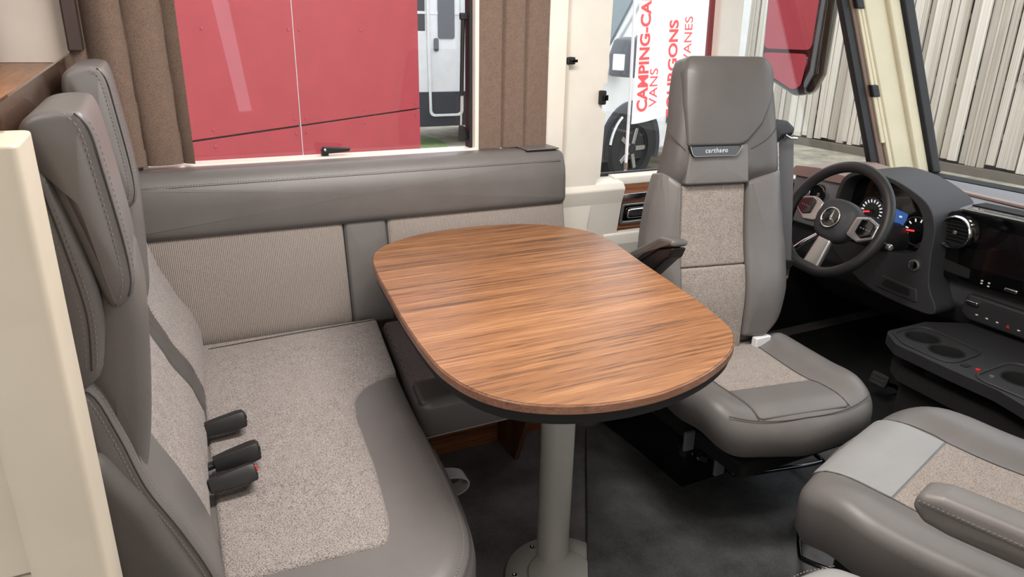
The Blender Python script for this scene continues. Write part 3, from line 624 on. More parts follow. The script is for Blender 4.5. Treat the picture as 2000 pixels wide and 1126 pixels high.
shell = spline([(-0.12, -0.05), (-0.19, 0.00), (-0.240, 0.12), (-0.242, 0.26), (-0.222, 0.40), (-0.200, 0.50), (-0.178, 0.62), (-0.168, 0.72), (-0.152, 0.790), (-0.12, 0.815), (0, 0.82), (0.135, 0.815), (0.166, 0.790), (0.180, 0.72), (0.188, 0.62), (0.194, 0.50), (0.206, 0.40), (0.226, 0.26), (0.228, 0.12), (0.19, 0.0), (0.12, -0.05)], 4)
c = MB(); cushion(c, shell, -0.120, -0.030, 0.035, 0.0, S=lambda u, v: curve(u, v) + 0.022*max(0.0, min(1.0, (v-0.44)/0.04))*1.25, m=DB, rb=0.055, rings=12, step=0.015); c.build('back_shell', 'leather_d', ds)
bolR = [(0.065, -0.02), (0.140, -0.03), (0.195, 0.02), (0.226, 0.12), (0.225, 0.26), (0.206, 0.40), (0.196, 0.490), (0.150, 0.478), (0.064, 0.449)]
bolL = [(-0.160, -0.02), (-0.180, -0.03), (-0.212, 0.02), (-0.246, 0.12), (-0.246, 0.26), (-0.226, 0.40), (-0.206, 0.490), (-0.184, 0.475), (-0.154, 0.449)]
for pts_, sd_, mt_ in ((bolR, 1, 'leather'), (bolL, -1, 'leather')):
    c = MB(); cushion(c, rpoly(pts_, [0.01, 0.03, 0.1, 0.1, 0.2, 0.1, 0.02, 0.1, 0.01], 5), -0.06, -0.002, 0.018, 0.004, S=curve, m=DB, rings=8, step=0.012); bo = c.build('side_bolster', mt_, ds)
    pth = [(0.066, 0.545), (0.12, 0.572), (0.180, 0.625)] if sd_ > 0 else [(-0.150, 0.545), (-0.170, 0.570), (-0.190, 0.605)]
    q = [DB @ Vector((x, y, -0.002 + curve(x, y))) for x, y in spline(pth, 5, False)]
    MB().tube([tuple(p) for p in q], 0.0014, 6).build('seam', 'seam', bo)
stitches('stitching', [DB @ Vector((-0.214, v, 0.0012 + curve(0.214, v))) for v in (0.46, 0.42, 0.36, 0.30, 0.24, 0.18, 0.12)], ds)
def cpanel(nm, pts, w, mat, r=0.008, rr=0.008, crown=0.003):
    c = MB(); cushion(c, rpoly(pts, rr, 5), -0.07, w, r, crown, S=curve, m=DB, rings=7, step=0.02); return c.build(nm, mat, ds)
M['fabric_seat'] = fabric('tweed_fabric_cab', srgb(178, 168, 159), srgb(112, 103, 98), 520)
cpanel('fabric_panel', [(-0.157, 0.205), (0.063, 0.205), (0.061, 0.445), (-0.151, 0.445)], -0.018, 'fabric_seat')
cpanel('lower_fabric_panel', [(-0.157, -0.06), (0.063, -0.06), (0.064, 0.203), (-0.158, 0.203)], -0.016, 'fabric_seat')
cpanel('upper_leather_panel', [(-0.151, 0.447), (0.061, 0.447), (0.055, 0.560), (-0.137, 0.560)], 0.000, 'leather', 0.006)
c = MB(); cushion(c, rpoly([(-0.147, 0.555), (0.040, 0.555), (0.100, 0.615), (0.140, 0.70), (0.163, 0.775), (0.150, 0.818), (-0.128, 0.818), (-0.150, 0.775), (-0.152, 0.68)], [0.012, 0.06, 0.08, 0.1, 0.04, 0.03, 0.03, 0.04, 0.1], 6), -0.07, 0.006, 0.010, 0.004, S=curve, m=DB, rings=7, step=0.02); c.build('headrest_panel', 'leather_d', ds)
# badge plate
bd = MB(); cushion(bd, rpoly([(-0.146, 0.558), (0.028, 0.558), (0.008, 0.526), (-0.134, 0.526)], [0.006, 0.006, 0.014, 0.014], 5), -0.02, 0.010, 0.003, m=DB); bdo = bd.build('badge', 'blackg', ds)
c = MB(); c.tube([tuple(DB @ Vector((x, y, 0.0105))) for x, y in rpoly([(0.028, 0.555), (0.007, 0.527), (-0.134, 0.527), (-0.145, 0.555)], [0.001, 0.014, 0.014, 0.001], 5)], 0.0013, 6); c.build('badge_rim', 'silver', bdo)
text('badge_text', 'carthago', 'silver', bdo, DB @ T(-0.060, 0.5370, 0.0106), 0.0185, 0.0004, 0.0006, 'CENTER', 0.12, 1.15)
# seams
for pts in ([(-0.20, 0.62), (-0.15, 0.55), (-0.105, 0.535)],):
    pass
# seat cushion (local: u, b backwards, z up)
DC = frame((O.x, O.y, 0), U, (-U.y, U.x, 0))
def seat_cushion(par, MC, zt, w, d, fab, lea, fr=0.03, th=0.15, mats=('fabric_seat', 'leather', 'leather', 'leather')):
    sst = lambda e0, e1, x: (lambda t: t*t*(3-2*t))(max(0.0, min(1.0, (x-e0)/(e1-e0))))
    def S(u, b):
        k = 0.026*sst(fab*0.95, w*0.80, abs(u))*sst(-d+0.02, -d+0.14, b) + 0.016*sst(d*0.4, d*0.85, -b)
        return k - 0.05*sst(-d+0.09, -d-0.01, b)**1.6 if b < -d+0.09 else k
    def S2(u, b):
        t = max(0.0, min(1.0, (-b-(d-0.09))/0.10))
        return 0.026*sst(fab*0.95, w*0.80, abs(u))*sst(-d+0.02, -d+0.14, b) + 0.016*sst(d*0.4, d*0.85, -b) - 0.030*t*t
    sk = rpoly([(-w, 0.05), (-w-0.010, -d+0.18), (-w+0.03, -d+0.02), (0, -d-0.012), (w-0.03, -d+0.02), (w+0.010, -d+0.18), (w, 0.05)], [0.05, 0.2, 0.10, 0.3, 0.10, 0.2, 0.05], 8)
    c = MB(); cushion(c, sk, zt-th, zt, 0.042 if th < 0.12 else 0.034, 0.0, m=MC, rb=0.035 if th < 0.12 else 0.05, rings=16, step=0.018, S=S2); core = c.build('seat_cushion', mats[1], par)
    def S3(u, b):
        e = b + d + 0.012*(1 - abs(u)/w)*0.8; t = max(0.0, min(1.0, e/0.042)); return S2(u, b) - 0.042*(1 - math.sqrt(max(0.0, 1-(1-t)**2)))
    def panel(nm, pts, rr, mat, lift=0.002):
        c = MB(); cushion(c, rpoly(pts, rr, 6), zt-0.012, zt+lift, 0.003, 0.0, m=MC, S=S3, rings=10, step=0.015, rb=0.001); return c.build(nm, mat, par)
    panel('fabric_panel', [(-fab, -lea), (fab, -lea), (fab, 0.03), (-fab, 0.03)], 0.004, mats[0])
    panel('front_panel', [(-fab-0.006, -d+fr), (fab+0.006, -d+fr), (fab, -lea-0.003), (-fab, -lea-0.003)], [0.012, 0.012, 0.003, 0.003], mats[2], 0.0025)
    for sg in (-1, 1):
        P = [(sg*(fab+0.003), 0.03 - k*(lea+0.03)/12) for k in range(13)] + [(sg*(fab+0.008), -lea-k*(d-fr-lea)/6) for k in range(1, 7)]
        MB().tube([tuple(MC @ Vector((u, b, zt + S3(u, b) + 0.0006))) for u, b in P], 0.0013, 6).build('seam', 'seam', core)
    P = [(-w+0.05 + k*(2*w-0.10)/30, -d+0.018+0.03*abs((k-15)/15)**3) for k in range(31)]
    if fr > 0.015: MB().tube([tuple(MC @ Vector((u, b, zt + S3(u, b) + 0.0008))) for u, b in P], 0.0013, 6).build('seam', 'seam', core)
    for sg in (-1, 1):
        P = [(sg*(w-0.016), 0.0 - k*(d-0.16)/14) for k in range(15)]
        MB().tube([tuple(MC @ Vector((u, b, zt + S2(u, b) - 0.0085 + (0.003 if th > 0.12 else 0)))) for u, b in P], 0.0014, 6).build('seam', 'seam', core)
seat_cushion(ds, DC, 0.395, 0.262, 0.435, 0.128, 0.255, th=0.105)
# base and mechanics
MB().box((1.29, 1.375, 0.0135), (1.80, 1.88, 0.215)).build('seat_box', 'blackmetal', ds, bevel=0.012)
for z, y in ((0.075, 1.373), (0.135, 1.373)): MB().box((1.33, y-0.006, z), (1.78, y+0.004, z+0.014)).build('box_rib', 'blackmetal', ds, bevel=0.004)
MB().box((1.25, 1.12, 0.215), (1.72, 1.80, 0.262)).build('swivel_plate', 'blackm', ds, bevel=0.01)
for x, y, z in ((1.335, 1.366, 0.115), (1.70, 1.366, 0.20)):
    MB().lathe([(0.0, 0), (0.008, 0), (0.008, 0.004), (0.004, 0.006), (0.0, 0.006)][1:4], 12, m=frame((x, y, z), (1, 0, 0), (0, 0, 1))).build('bolt', 'chrome', ds)
for x, y, z in ((1.262, 1.33, 0.19), (1.285, 1.27, 0.20)):
    MB().tube([(x, y+0.05, z), (x-0.02, y, z), (x-0.035, y-0.01, z-0.004)], 0.011, 10).build('adjuster_knob', 'black', ds)
for x, y, z in ((1.215, 1.30, 0.235), (1.262, 1.222, 0.190)): MB().box((x, y, z-0.03), (x+0.035, y+0.012, z+0.03)).build('grey_lever', 'belt', ds, bevel=0.004)
MB().tube(spline([(1.40, 1.40, 0.09), (1.405, 1.31, 0.085), (1.43, 1.285, 0.08), (1.56, 1.255, 0.08), (1.69, 1.232, 0.08), (1.715, 1.25, 0.08), (1.72, 1.40, 0.09)], 6, False), 0.007, 10).build('slide_bar', 'blackg', ds)
# arm rest, half raised on the window side
AF = Vector((-0.174, -0.985, 0)).normalized(); A0 = O - U*0.262
AM = frame(A0, AF, (0, 0, 1))                                # local: forward, up ; w = F x Z
c = MB(); cushion(c, rpoly([(-0.13, 0.160), (-0.11, 0.235), (0.085, 0.343), (0.152, 0.352), (0.160, 0.336), (0.088, 0.312), (-0.07, 0.205)], [0.02, 0.03, 0.03, 0.01, 0.01, 0.03, 0.03], 6), -0.026, 0.026, 0.012, 0.003, m=AM, rb=0.012); c.build('armrest_pad', 'leather_d', ds)
c = MB(); cushion(c, rpoly([(-0.07, 0.204), (0.088, 0.311), (0.158, 0.333), (0.140, 0.300), (0.118, 0.285), (0.060, 0.235), (-0.04, 0.150), (-0.10, 0.140)], [0.01, 0.02, 0.006, 0.01, 0.01, 0.03, 0.02, 0.02], 5), -0.022, 0.022, 0.006, 0.001, m=AM, rb=0.006); c.build('armrest_shell', 'black', ds)
# seat belt of the driver
sbelt = thing('seat_belt', 'grey seat belt strap hanging beside the driver backrest', 'belt', (1.80, 1.62, 0.52))
mb = MB(); mb.ribbon([(1.778, 1.645, 1.005), (1.782, 1.622, 0.995), (1.80, 1.62, 0.90), (1.83, 1.62, 0.73), (1.856, 1.62, 0.585)], (0.93, -0.36, 0), 0.047, 0.0025); mb.build('webbing', 'belt', sbelt)
c = MB(); cushion(c, rpoly([(1.68, 0.94), (1.735, 0.98), (1.765, 1.0), (1.80, 1.005), (1.808, 1.03), (1.775, 1.052), (1.71, 1.058), (1.68, 1.04)], [0.01, 0.02, 0.02, 0.012, 0.012, 0.02, 0.02, 0.01], 5), -0.05, 0.03, 0.015, 0.003, m=XZ(1.64), rb=0.015); c.build('belt_guide', 'black', sbelt)
MB().tube([(1.755, 1.608, 0.995), (1.757, 1.603, 1.012), (1.775, 1.600, 1.002), (1.802, 1.598, 1.000)], 0.0035, 8).build('guide_ring', 'chrome', sbelt)
MB().prism(rpoly([(1.82, 0.60), (1.895, 0.588), (1.892, 0.572), (1.87, 0.560), (1.845, 0.560), (1.822, 0.578)], 0.008, 4), -0.006, 0.006, m=XZ(1.615)).build('tongue_grip', 'black', sbelt, bevel=0.003)
plate(rpoly([(1.858, 0.566), (1.880, 0.564), (1.878, 0.522), (1.858, 0.522)], 0.004, 3), [rpoly([(1.863, 0.542), (1.874, 0.541), (1.873, 0.530), (1.863, 0.530)], 0.002, 2)], -0.0015, 0.0015, XZ(1.614)).build('tongue_blade', 'chrome', sbelt)
# buckle strap end at the seat
MB().box((1.585, 1.440, 0.385), (1.645, 1.462, 0.425)).build('anchor_flap', 'print', sbelt, bevel=0.003)
# rear shell strap/handle behind belt
MB().box((1.77, 1.70, 0.30), (1.835, 1.76, 0.94)).build('belt_tower', 'dash', sbelt, bevel=0.02)
MB().box((1.765, 1.695, 0.845), (1.80, 1.70, 0.885)).build('tower_latch', 'black', sbelt, bevel=0.004)

# passenger seat
ps = thing('passenger_seat', 'swivelled passenger seat cushion in grey leather at the lower right', 'seat', (1.45, 0.62, 0))
a = math.radians(106); PF = Vector((math.cos(a), math.sin(a), 0)); PU = Vector((PF.y, -PF.x, 0))
# local: x = seat right hand (towards windscreen), y = backwards
PO = Vector((1.465, 0.60, 0)) + PF*(-0.13)
PCm = Matrix(((PU.x, -PF.x, 0, PO.x), (PU.y, -PF.y, 0, PO.y), (0, 0, 1, 0), (0, 0, 0, 1)))
seat_cushion(ps, PCm, 0.405, 0.305, 0.49, 0.158, 0.315, 0.010, 0.15, mats=('fabric_seat', 'leather', 'leather_l', 'leather'))
MB().box((1.28, 0.30, 0.0135), (1.80, 0.85, 0.23)).build('seat_box', 'blackmetal', ps, bevel=0.012)
MB().box((1.24, 0.34, 0.225), (1.74, 0.90, 0.27)).build('swivel_plate', 'blackm', ps, bevel=0.01)
MB().tube(spline([(1.56, 0.96, 0.16), (1.53, 1.04, 0.12), (1.50, 1.085, 0.09), (1.465, 1.09, 0.08), (1.42, 1.055, 0.075), (1.335, 0.975, 0.07), (1.325, 0.945, 0.07), (1.36, 0.86, 0.08)], 6, False), 0.0065, 10).build('slide_bar', 'blackg', ps)
ax = -PF; tipc = Vector((1.088, 0.580, 0.565))
am = frame(tipc, ax, (0, 0, 1))
c = MB(); cushion(c, rpoly([(-0.012, 0.0), (-0.006, 0.030), (0.03, 0.040), (0.42, 0.045), (0.42, -0.02), (0.05, -0.025), (0.01, -0.02)], [0.02, 0.02, 0.03, 0.01, 0.01, 0.03, 0.02], 5), -0.036, 0.036, 0.016, 0.003, m=am, rb=0.016); arm_ = c.build('armrest', 'leather', ps)
stitches('stitching', [am @ Vector((x, 0.0215, 0.0385)) for x in (0.0, 0.1, 0.2, 0.3, 0.40)], arm_)
MB().tube([tuple(am @ Vector((x, 0.0175, 0.0388))) for x in (0.0, 0.1, 0.2, 0.3, 0.40)], 0.0012, 6).build('seam', 'seam', arm_)
c = MB(); cushion(c, rpoly([(-0.22, 0.0), (0.22, 0.0), (0.23, 0.4), (0.16, 0.78), (-0.16, 0.78), (-0.23, 0.4)], 0.06), -0.06, 0.06, 0.04, 0.004, m=frame(PO + PF*(-0.02) + Vector((0, 0, 0.42)), PU, (-PF.x*0.2, -PF.y*0.2, 0.98)), rb=0.04); c.build('backrest', 'leather', ps)
# aisle side cushion just entering the frame
sc = thing('aisle_seat', 'corner of a light grey leather cushion at the bottom edge', 'seat', (0.65, 0.35, 0))
c = MB(); cushion(c, rpoly([(0.35, 0.10), (0.98, 0.10), (1.0, 0.53), (0.94, 0.632), (0.35, 0.645)], [0.04, 0.04, 0.1, 0.06, 0.04], 8), 0.33, 0.468, 0.035, 0.003, rb=0.03); c.build('cushion', 'leather_l', sc)
stitches('stitching', [(0.4, 0.632, 0.4625), (0.88, 0.624, 0.4645), (0.935, 0.612, 0.4645)], sc)
MB().box((0.40, 0.13, 0.0135), (0.92, 0.55, 0.335)).build('base', 'leather_d', sc, bevel=0.01)

# ================================================================== DASHBOARD
EXY = Matrix(((1,0,0,0),(0,0,-1,0),(0,1,0,0),(0,0,0,1)))      # local (X, Z) extruded along -Y
da = thing('dashboard', 'dark grey vehicle dashboard below the windscreen', 'dashboard', (2.7, 1.1, 0))
mb = MB(); mb.prism(rpoly([(3.25, 0.60), (3.25, 0.695), (2.95, 0.735), (2.75, 0.752), (2.56, 0.760), (2.47, 0.752), (2.44, 0.725), (2.50, 0.69)], [0.01, 0.01, 0.1, 0.1, 0.05, 0.03, 0.02, 0.02], 5), -2.112, 0.28, m=EXY); mb.build('upper_pad', 'dash_lit', da)
mb = MB(); mb.prism(rpoly([(3.24, 0.20), (3.24, 0.64), (2.52, 0.72), (2.455, 0.715), (2.45, 0.60), (2.435, 0.52), (2.42, 0.44), (2.47, 0.36), (2.58, 0.30), (2.70, 0.20)], [0.01, 0.01, 0.01, 0.02, 0.02, 0.02, 0.03, 0.03, 0.03, 0.02], 5), -2.112, 0.28, m=EXY); mb.build('main_panel', 'dash', da)
mb = MB(); mb.ribbon([(2.80, 1.99, 0.7545), (2.745, 1.70, 0.7575), (2.70, 1.55, 0.7605), (2.66, 1.33, 0.764), (2.64, 1.0, 0.765), (2.64, -0.2, 0.765)], (1, 0, 0), 0.034, 0.010); mb.build('accent_strip', 'mauve', da, bevel=0.003)
mb = MB(); mb.prism(rpoly([(2.11, 0.560), (2.11, 0.775), (1.99, 0.785), (1.86, 0.770), (1.80, 0.72), (1.80, 0.56)], [0.01, 0.03, 0.03, 0.03, 0.02, 0.02], 5), 2.40, 2.56, m=Matrix(((0,0,1,0),(1,0,0,0),(0,1,0,0),(0,0,0,1)))); mb.build('door_side_panel', 'dash_lit', da, bevel=0.01)
mb = MB(); mb.prism(rpoly([(2.11, 0.755), (2.11, 0.795), (1.98, 0.805), (1.84, 0.792), (1.80, 0.765)], [0.01, 0.02, 0.03, 0.03, 0.01], 5), 2.385, 2.72, m=Matrix(((0,0,1,0),(1,0,0,0),(0,1,0,0),(0,0,0,1)))); mb.build('leather_trim', 'mauve', da, bevel=0.008)
slot = MB(); slot.box((2.50, 1.30, 0.7605), (2.56, 1.36, 0.7615))
for k in range(3):
    MB().box((2.52+0.0*k, 0.75+0.24*k, 0.758), (2.60, 0.96+0.24*k, 0.7625)).build('defrost_slot', 'blackm', da, bevel=0.004)
# instrument binnacle
outer = spline([(-1.83, 0.56), (-1.835, 0.68), (-1.825, 0.775), (-1.79, 0.822), (-1.72, 0.842), (-1.62, 0.834), (-1.53, 0.806), (-1.462, 0.768), (-1.425, 0.70), (-1.418, 0.60), (-1.40, 0.50), (-1.36, 0.43), (-1.40, 0.405), (-1.60, 0.42), (-1.72, 0.47)], 4)
inner = spline([(-1.815, 0.60), (-1.82, 0.68), (-1.81, 0.768), (-1.778, 0.810), (-1.715, 0.829), (-1.625, 0.820), (-1.545, 0.790), (-1.492, 0.748), (-1.466, 0.69), (-1.466, 0.63), (-1.50, 0.590), (-1.65, 0.575)], 4)
hood = plate(outer, [inner], -0.24, 0.0, YZ(2.32)).build('binnacle_hood', 'dash', da, bevel=0.012)
hood2 = MB(); hood2.prism(inset(ccw(outer), 0.004), -0.20, -0.085, m=YZ(2.32)); hood2.build('binnacle_back', 'blackm', da)
cl = MB(); cl.prism(inner, -0.09, -0.075, m=YZ(2.32)); cl = cl.build('cluster_face', 'blackg', da)
def gauge(Y, Z, r, n0, n1, ndl, marks, skip=1):
    m = frame((2.394, Y, Z), (0, -1, 0), (0, 0, 1))
    g = MB().lathe([(r*1.09, 0.0), (r*1.10, 0.006), (r*1.03, 0.008), (r, 0.003)], 40, m, False); g = g.build('gauge_ring', 'dash', da)
    MB().lathe([(r, 0.0005), (r, 0.002)], 40, m=m).build('gauge_dial', 'blackg', g)
    tk = MB()
    for i in range(marks):
        a = math.radians(n0 + (n1-n0)*i/(marks-1)); mm = m @ Matrix.Rotation(a, 4, 'Z')
        tk.box((r*0.70, -r*0.05, 0.002), (r*0.93, r*0.05, 0.0026), mm)
    o = tk.build('gauge_marks', 'led_white', g)
    MB().box((r*0.10, -r*0.055, 0.004), (r*0.80, r*0.055, 0.005), m @ Matrix.Rotation(math.radians(ndl), 4, 'Z')).build('needle', 'led_red', g)
    MB().lathe([(r*0.14, 0.002), (r*0.14, 0.006), (0.001, 0.0065)], 16, m=m).build('needle_cap', 'blackg', g)
gauge(1.722, 0.686, 0.048, 215, -50, 193, 15)
gauge(1.532, 0.657, 0.048, 205, -20, 186, 8)
MB().prism(rpoly([(-1.652, 0.632), (-1.590, 0.620), (-1.577, 0.708), (-1.649, 0.720)], 0.006, 3), 0, 0.002, m=YZ(2.394)).build('info_display', 'led_blue', da)
for (y, z, w, h) in ((1.622, 0.660, 0.013, 0.006), (1.620, 0.645, 0.016, 0.003), (1.620, 0.637, 0.016, 0.003)):
    MB().box((2.3905, y-w/2, z-h/2), (2.3915, y+w/2, z+h/2)).build('warning_mark', 'led_yellow', da)
MB().box((2.3905, 1.597, 0.690), (2.3915, 1.608, 0.696)).build('info_mark', 'led_white', da)
# vents
def vent(x, Y, Z, r, name='air_vent'):
    m = frame((x, Y, Z), (0, -1, 0), (0, 0, 1))
    v = MB().lathe([(r*0.86, -0.02), (r*0.88, 0.010), (r*0.95, 0.016), (r*1.02, 0.010), (r*1.02, -0.02)], 40, m, False).build(name, 'chrome', da)
    MB().lathe([(r*0.87, -0.02), (r*0.87, -0.005)], 32, m=m).build('vent_body', 'blackm', v)
    for k in range(-3, 4):
        h = math.sqrt(max(0.01, 0.8**2-(k*0.22)**2))*r
        MB().box((-h, k*0.22*r-0.0015, -0.006), (h, k*0.22*r+0.0015, 0.004), m).build('vane', 'black', v)
    MB().box((-0.006, -0.006, 0.002), (0.006, 0.006, 0.009), m).build('vane_tab', 'silver', v, bevel=0.002)
    return v
vent(2.39, 1.965, 0.70, 0.040); vent(2.385, 1.392, 0.690, 0.055)
# centre stack
cs = MB(); cushion(cs, rpoly([(-1.478, 0.555), (-1.47, 0.66), (-1.445, 0.745), (-1.40, 0.768), (-0.70, 0.775), (-0.70, 0.52), (-1.44, 0.525)], [0.02, 0.1, 0.05, 0.04, 0.02, 0.02, 0.02], 6), -0.05, 0.012, 0.008, m=YZ(2.41)); cs = cs.build('centre_stack', 'blackg', da)
MB().prism(rpoly([(-1.325, 0.585), (-1.315, 0.722), (-0.85, 0.735), (-0.85, 0.59)], 0.01, 4), 0.012, 0.015, m=YZ(2.41)).build('touch_screen', 'screen', cs)
MB().prism(rpoly([(-1.46, 0.552), (-1.44, 0.592), (-1.325, 0.578), (-1.32, 0.545)], 0.006, 3), 0.011, 0.014, m=YZ(2.41)).build('stack_pocket', 'blackm', cs)
for (a, b) in ((-1.278, 0.552), (-1.255, 0.551), (-1.278, 0.543), (-1.255, 0.540)): MB().box((2.3955, -a-0.003, b-0.002), (2.3985, -a+0.003, b+0.002)).build('button_mark', 'print', cs)
for (a, b) in ((-1.185, 0.548), (-1.292, 0.470)):
    c = MB(); cushion(c, rpoly([(a-0.020, b-0.006), (a+0.020, b-0.006), (a+0.020, b+0.006), (a-0.020, b+0.006)], 0.004), 0.0, 0.030, 0.004, m=YZ(2.422)); c.build('toggle_switch', 'chrome', cs)
# lower rail with switches
mb = MB(); cushion(mb, rpoly([(-1.33, 0.425), (-1.32, 0.492), (-0.70, 0.485), (-0.70, 0.40), (-1.30, 0.405)], 0.015, 4), -0.02, 0.014, 0.008, m=YZ(2.42)); sw = mb.build('switch_rail', 'dash_lo', da)
for k in range(6):
    a = -1.272 + 0.034*k; b = 0.432 - 0.001*k
    if k == 3: MB().add([tuple(YZ(2.4055) @ Vector(p)) for p in ((a-0.006, b-0.005, 0), (a+0.006, b-0.005, 0), (a, b+0.007, 0), (a-0.006, b-0.005, 0.001), (a+0.006, b-0.005, 0.001), (a, b+0.007, 0.001))], [(0,1,2),(5,4,3),(0,3,4,1),(1,4,5,2),(2,5,3,0)]).build('hazard_mark', 'red', sw)
    else: MB().box((2.4045, -a-0.004, b-0.002), (2.4055, -a+0.004, b+0.002)).build('switch_mark', 'print', sw)
# knee pocket, start button
mb = MB(); cushion(mb, rpoly([(-1.60, 0.440), (-1.575, 0.490), (-1.44, 0.480), (-1.425, 0.430)], 0.01, 4), -0.03, 0.006, 0.005, m=YZ(2.322)); mb = mb.build('knee_pocket', 'dash', da)
MB().prism(rpoly([(-1.575, 0.452), (-1.56, 0.480), (-1.465, 0.472), (-1.455, 0.446)], 0.008, 4), 0.006, 0.007, m=YZ(2.322)).build('pocket_recess', 'blackm', mb)
MB().lathe([(0.020, 0.0), (0.020, 0.008), (0.015, 0.010), (0.014, 0.007), (0.0005, 0.007)], 28, m=frame((2.322, 1.467, 0.560), (0, -1, 0), (0, 0, 1))).build('start_button', 'silver', da)
MB().lathe([(0.013, 0.0), (0.013, 0.010), (0.0005, 0.011)], 28, m=frame((2.322, 1.467, 0.560), (0, -1, 0), (0, 0, 1))).build('start_button_cap', 'blackg', da)
# console tray with cup holders
tray = thing('console_tray', 'dark console tray with round cup holders in front of the passenger', 'tray', (2.15, 1.1, 0.30))
to = rpoly([(2.035, 1.290), (2.10, 1.375), (2.30, 1.375), (2.44, 1.30), (2.44, 0.60), (1.97, 0.60), (1.965, 0.80), (2.015, 0.96), (2.02, 1.10)], [0.04, 0.05, 0.03, 0.03, 0.02, 0.03, 0.08, 0.08, 0.06], 5)
cups = [(2.165, 1.290, 0.050), (2.135, 1.188, 0.048), (2.150, 0.970, 0.052)]
circ = lambda x, y, r, n=28: [(x + r*math.cos(2*math.pi*i/n), y + r*math.sin(2*math.pi*i/n)) for i in range(n)]
plate(to, [circ(*c_) for c_ in cups], 0.350, 0.385).build('tray_top', 'dash_lo', tray, bevel=0.006)
plate(inset(ccw(to), 0.03), [], 0.255, 0.30).build('tray_floor', 'blackm', tray)
for x, y, r in cups:
    MB().lathe([(r*0.97, 0.30), (r*0.99, 0.384), (r*1.06, 0.388), (r*1.10, 0.385), (r*1.10, 0.34)], 32, T(x, y, 0), False).build('cup_holder', 'blackm', tray)
mb = MB(); mb.tube([(x, y, 0.387) for x, y in rpoly([(2.06, 1.285), (2.11, 1.355), (2.26, 1.355), (2.23, 1.13), (2.05, 1.12)], 0.05, 6)], 0.004, 6, True); mb.build('tray_rim', 'dash_lo', tray)
mb = MB(); mb.tube([(x, y, 0.387) for x, y in rpoly([(2.03, 1.045), (2.25, 1.055), (2.26, 0.70), (2.03, 0.70)], 0.05, 6)], 0.004, 6, True); mb.build('tray_rim', 'dash', tray)
MB().box((2.075, 1.088, 0.3855), (2.10, 1.108, 0.388)).build('usb_socket', 'blackm', tray, bevel=0.002)
MB().lathe([(0.007, 0.385), (0.007, 0.389), (0.0005, 0.3895)], 14, m=T(2.09, 1.063, 0)).build('socket_cap', 'red', tray)
MB().lathe([(0.007, 0.385), (0.007, 0.389), (0.0005, 0.3895)], 14, m=T(2.085, 1.020, 0)).build('socket_cap', 'silver', tray)
MB().box((2.10, 0.62, 0.006), (2.42, 1.30, 0.256)).build('console_body', 'blackm', tray, bevel=0.02)
# pedals
for i, (x, y, w, h, lb) in enumerate(((2.32, 1.50, 0.07, 0.05, 'wide black brake pedal in the dark footwell'), (2.30, 1.36, 0.045, 0.11, 'tall black accelerator pedal beside the console'))):
    p = thing('brake_pedal' if i == 0 else 'accelerator_pedal', lb, 'pedal', (x, y, 0.006))
    m = frame((x, y, 0.10), (0, -1, 0), (0.35, 0, 0.94))
    c = MB(); cushion(c, rpoly([(-w/2, -h/2), (w/2, -h/2), (w/2, h/2), (-w/2, h/2)], 0.01), 0, 0.014, 0.004, m=m); c.build('pad', 'rubber', p)
    for k in range(3): MB().box((-w*0.38, (-0.3+0.3*k)*h-0.003, 0.013), (w*0.38, (-0.3+0.3*k)*h+0.003, 0.017), m).build('grip_rib', 'dash', p)
    MB().tube([(x+0.004, y, 0.09), (x+0.10, y, 0.05), (x+0.16, y, 0.006)], 0.008, 8).build('arm', 'blackmetal', p)

# steering wheel
sw = thing('steering_wheel', 'black leather steering wheel with round star emblem on the hub', 'steering wheel', (2.05, 1.61, 0.715))
tl = math.radians(24); WM = frame((2.05, 1.608, 0.715), (0, -1, 0), (math.sin(tl), 0, math.cos(tl))) @ Matrix.Rotation(math.radians(-6), 4, 'Z')
RW = 0.187
mb = MB(); mb.tube([tuple(WM @ Vector((RW*math.cos(2*math.pi*i/64), RW*(math.sin(2*math.pi*i/64) if math.sin(2*math.pi*i/64) > -0.97 else -0.97), 0))) for i in range(64)], 0.0185, 14, True); mb.build('rim', 'black', sw)
c = MB(); cushion(c, spline([(-0.082, 0.0), (-0.070, 0.052), (-0.03, 0.072), (0.03, 0.072), (0.070, 0.052), (0.082, 0.0), (0.066, -0.05), (0.03, -0.072), (-0.03, -0.072), (-0.066, -0.05)], 5), -0.05, 0.012, 0.03, 0.012, m=WM, rb=0.02, rings=6); hub = c.build('hub', 'dash', sw)
for s in (-1, 1):
    c = MB(); cushion(c, rpoly([(s*0.070, 0.036), (s*0.115, 0.050), (s*0.165, 0.036), (s*0.168, -0.012), (s*0.12, -0.040), (s*0.068, -0.03)], 0.01, 4), -0.02, 0.004, 0.006, m=WM); pod = c.build('spoke', 'silver', sw)
    c = MB(); cushion(c, rpoly([(s*0.098, 0.036), (s*0.120, 0.042), (s*0.158, 0.030), (s*0.160, -0.006), (s*0.128, -0.024), (s*0.098, -0.012)], 0.008, 4), 0.0, 0.009, 0.003, m=WM); bp_ = c.build('button_pad', 'blackg', pod)
    for k in range(4):
        x = s*(0.112 + 0.011*(k % 4)); MB().box((x-0.003, 0.008-0.002, 0.009), (x+0.003, 0.008+0.002, 0.0096), WM).build('button_mark', 'belt', pod)
c = MB(); cushion(c, rpoly([(-0.028, -0.066), (0.028, -0.066), (0.034, -0.172), (-0.034, -0.172)], 0.01, 4), -0.022, -0.002, 0.008, m=WM); c.build('lower_spoke', 'silver', sw)
plate(circ(0, 0, 0.036, 40), [circ(0, 0, 0.0318, 40)], 0.022, 0.0275, WM).build('emblem_ring', 'chrome', hub, bevel=0.0015)
MB().lathe([(0.033, 0.018), (0.033, 0.0235), (0.0005, 0.0238)], 32, m=WM).build('emblem_field', 'blackg', hub)
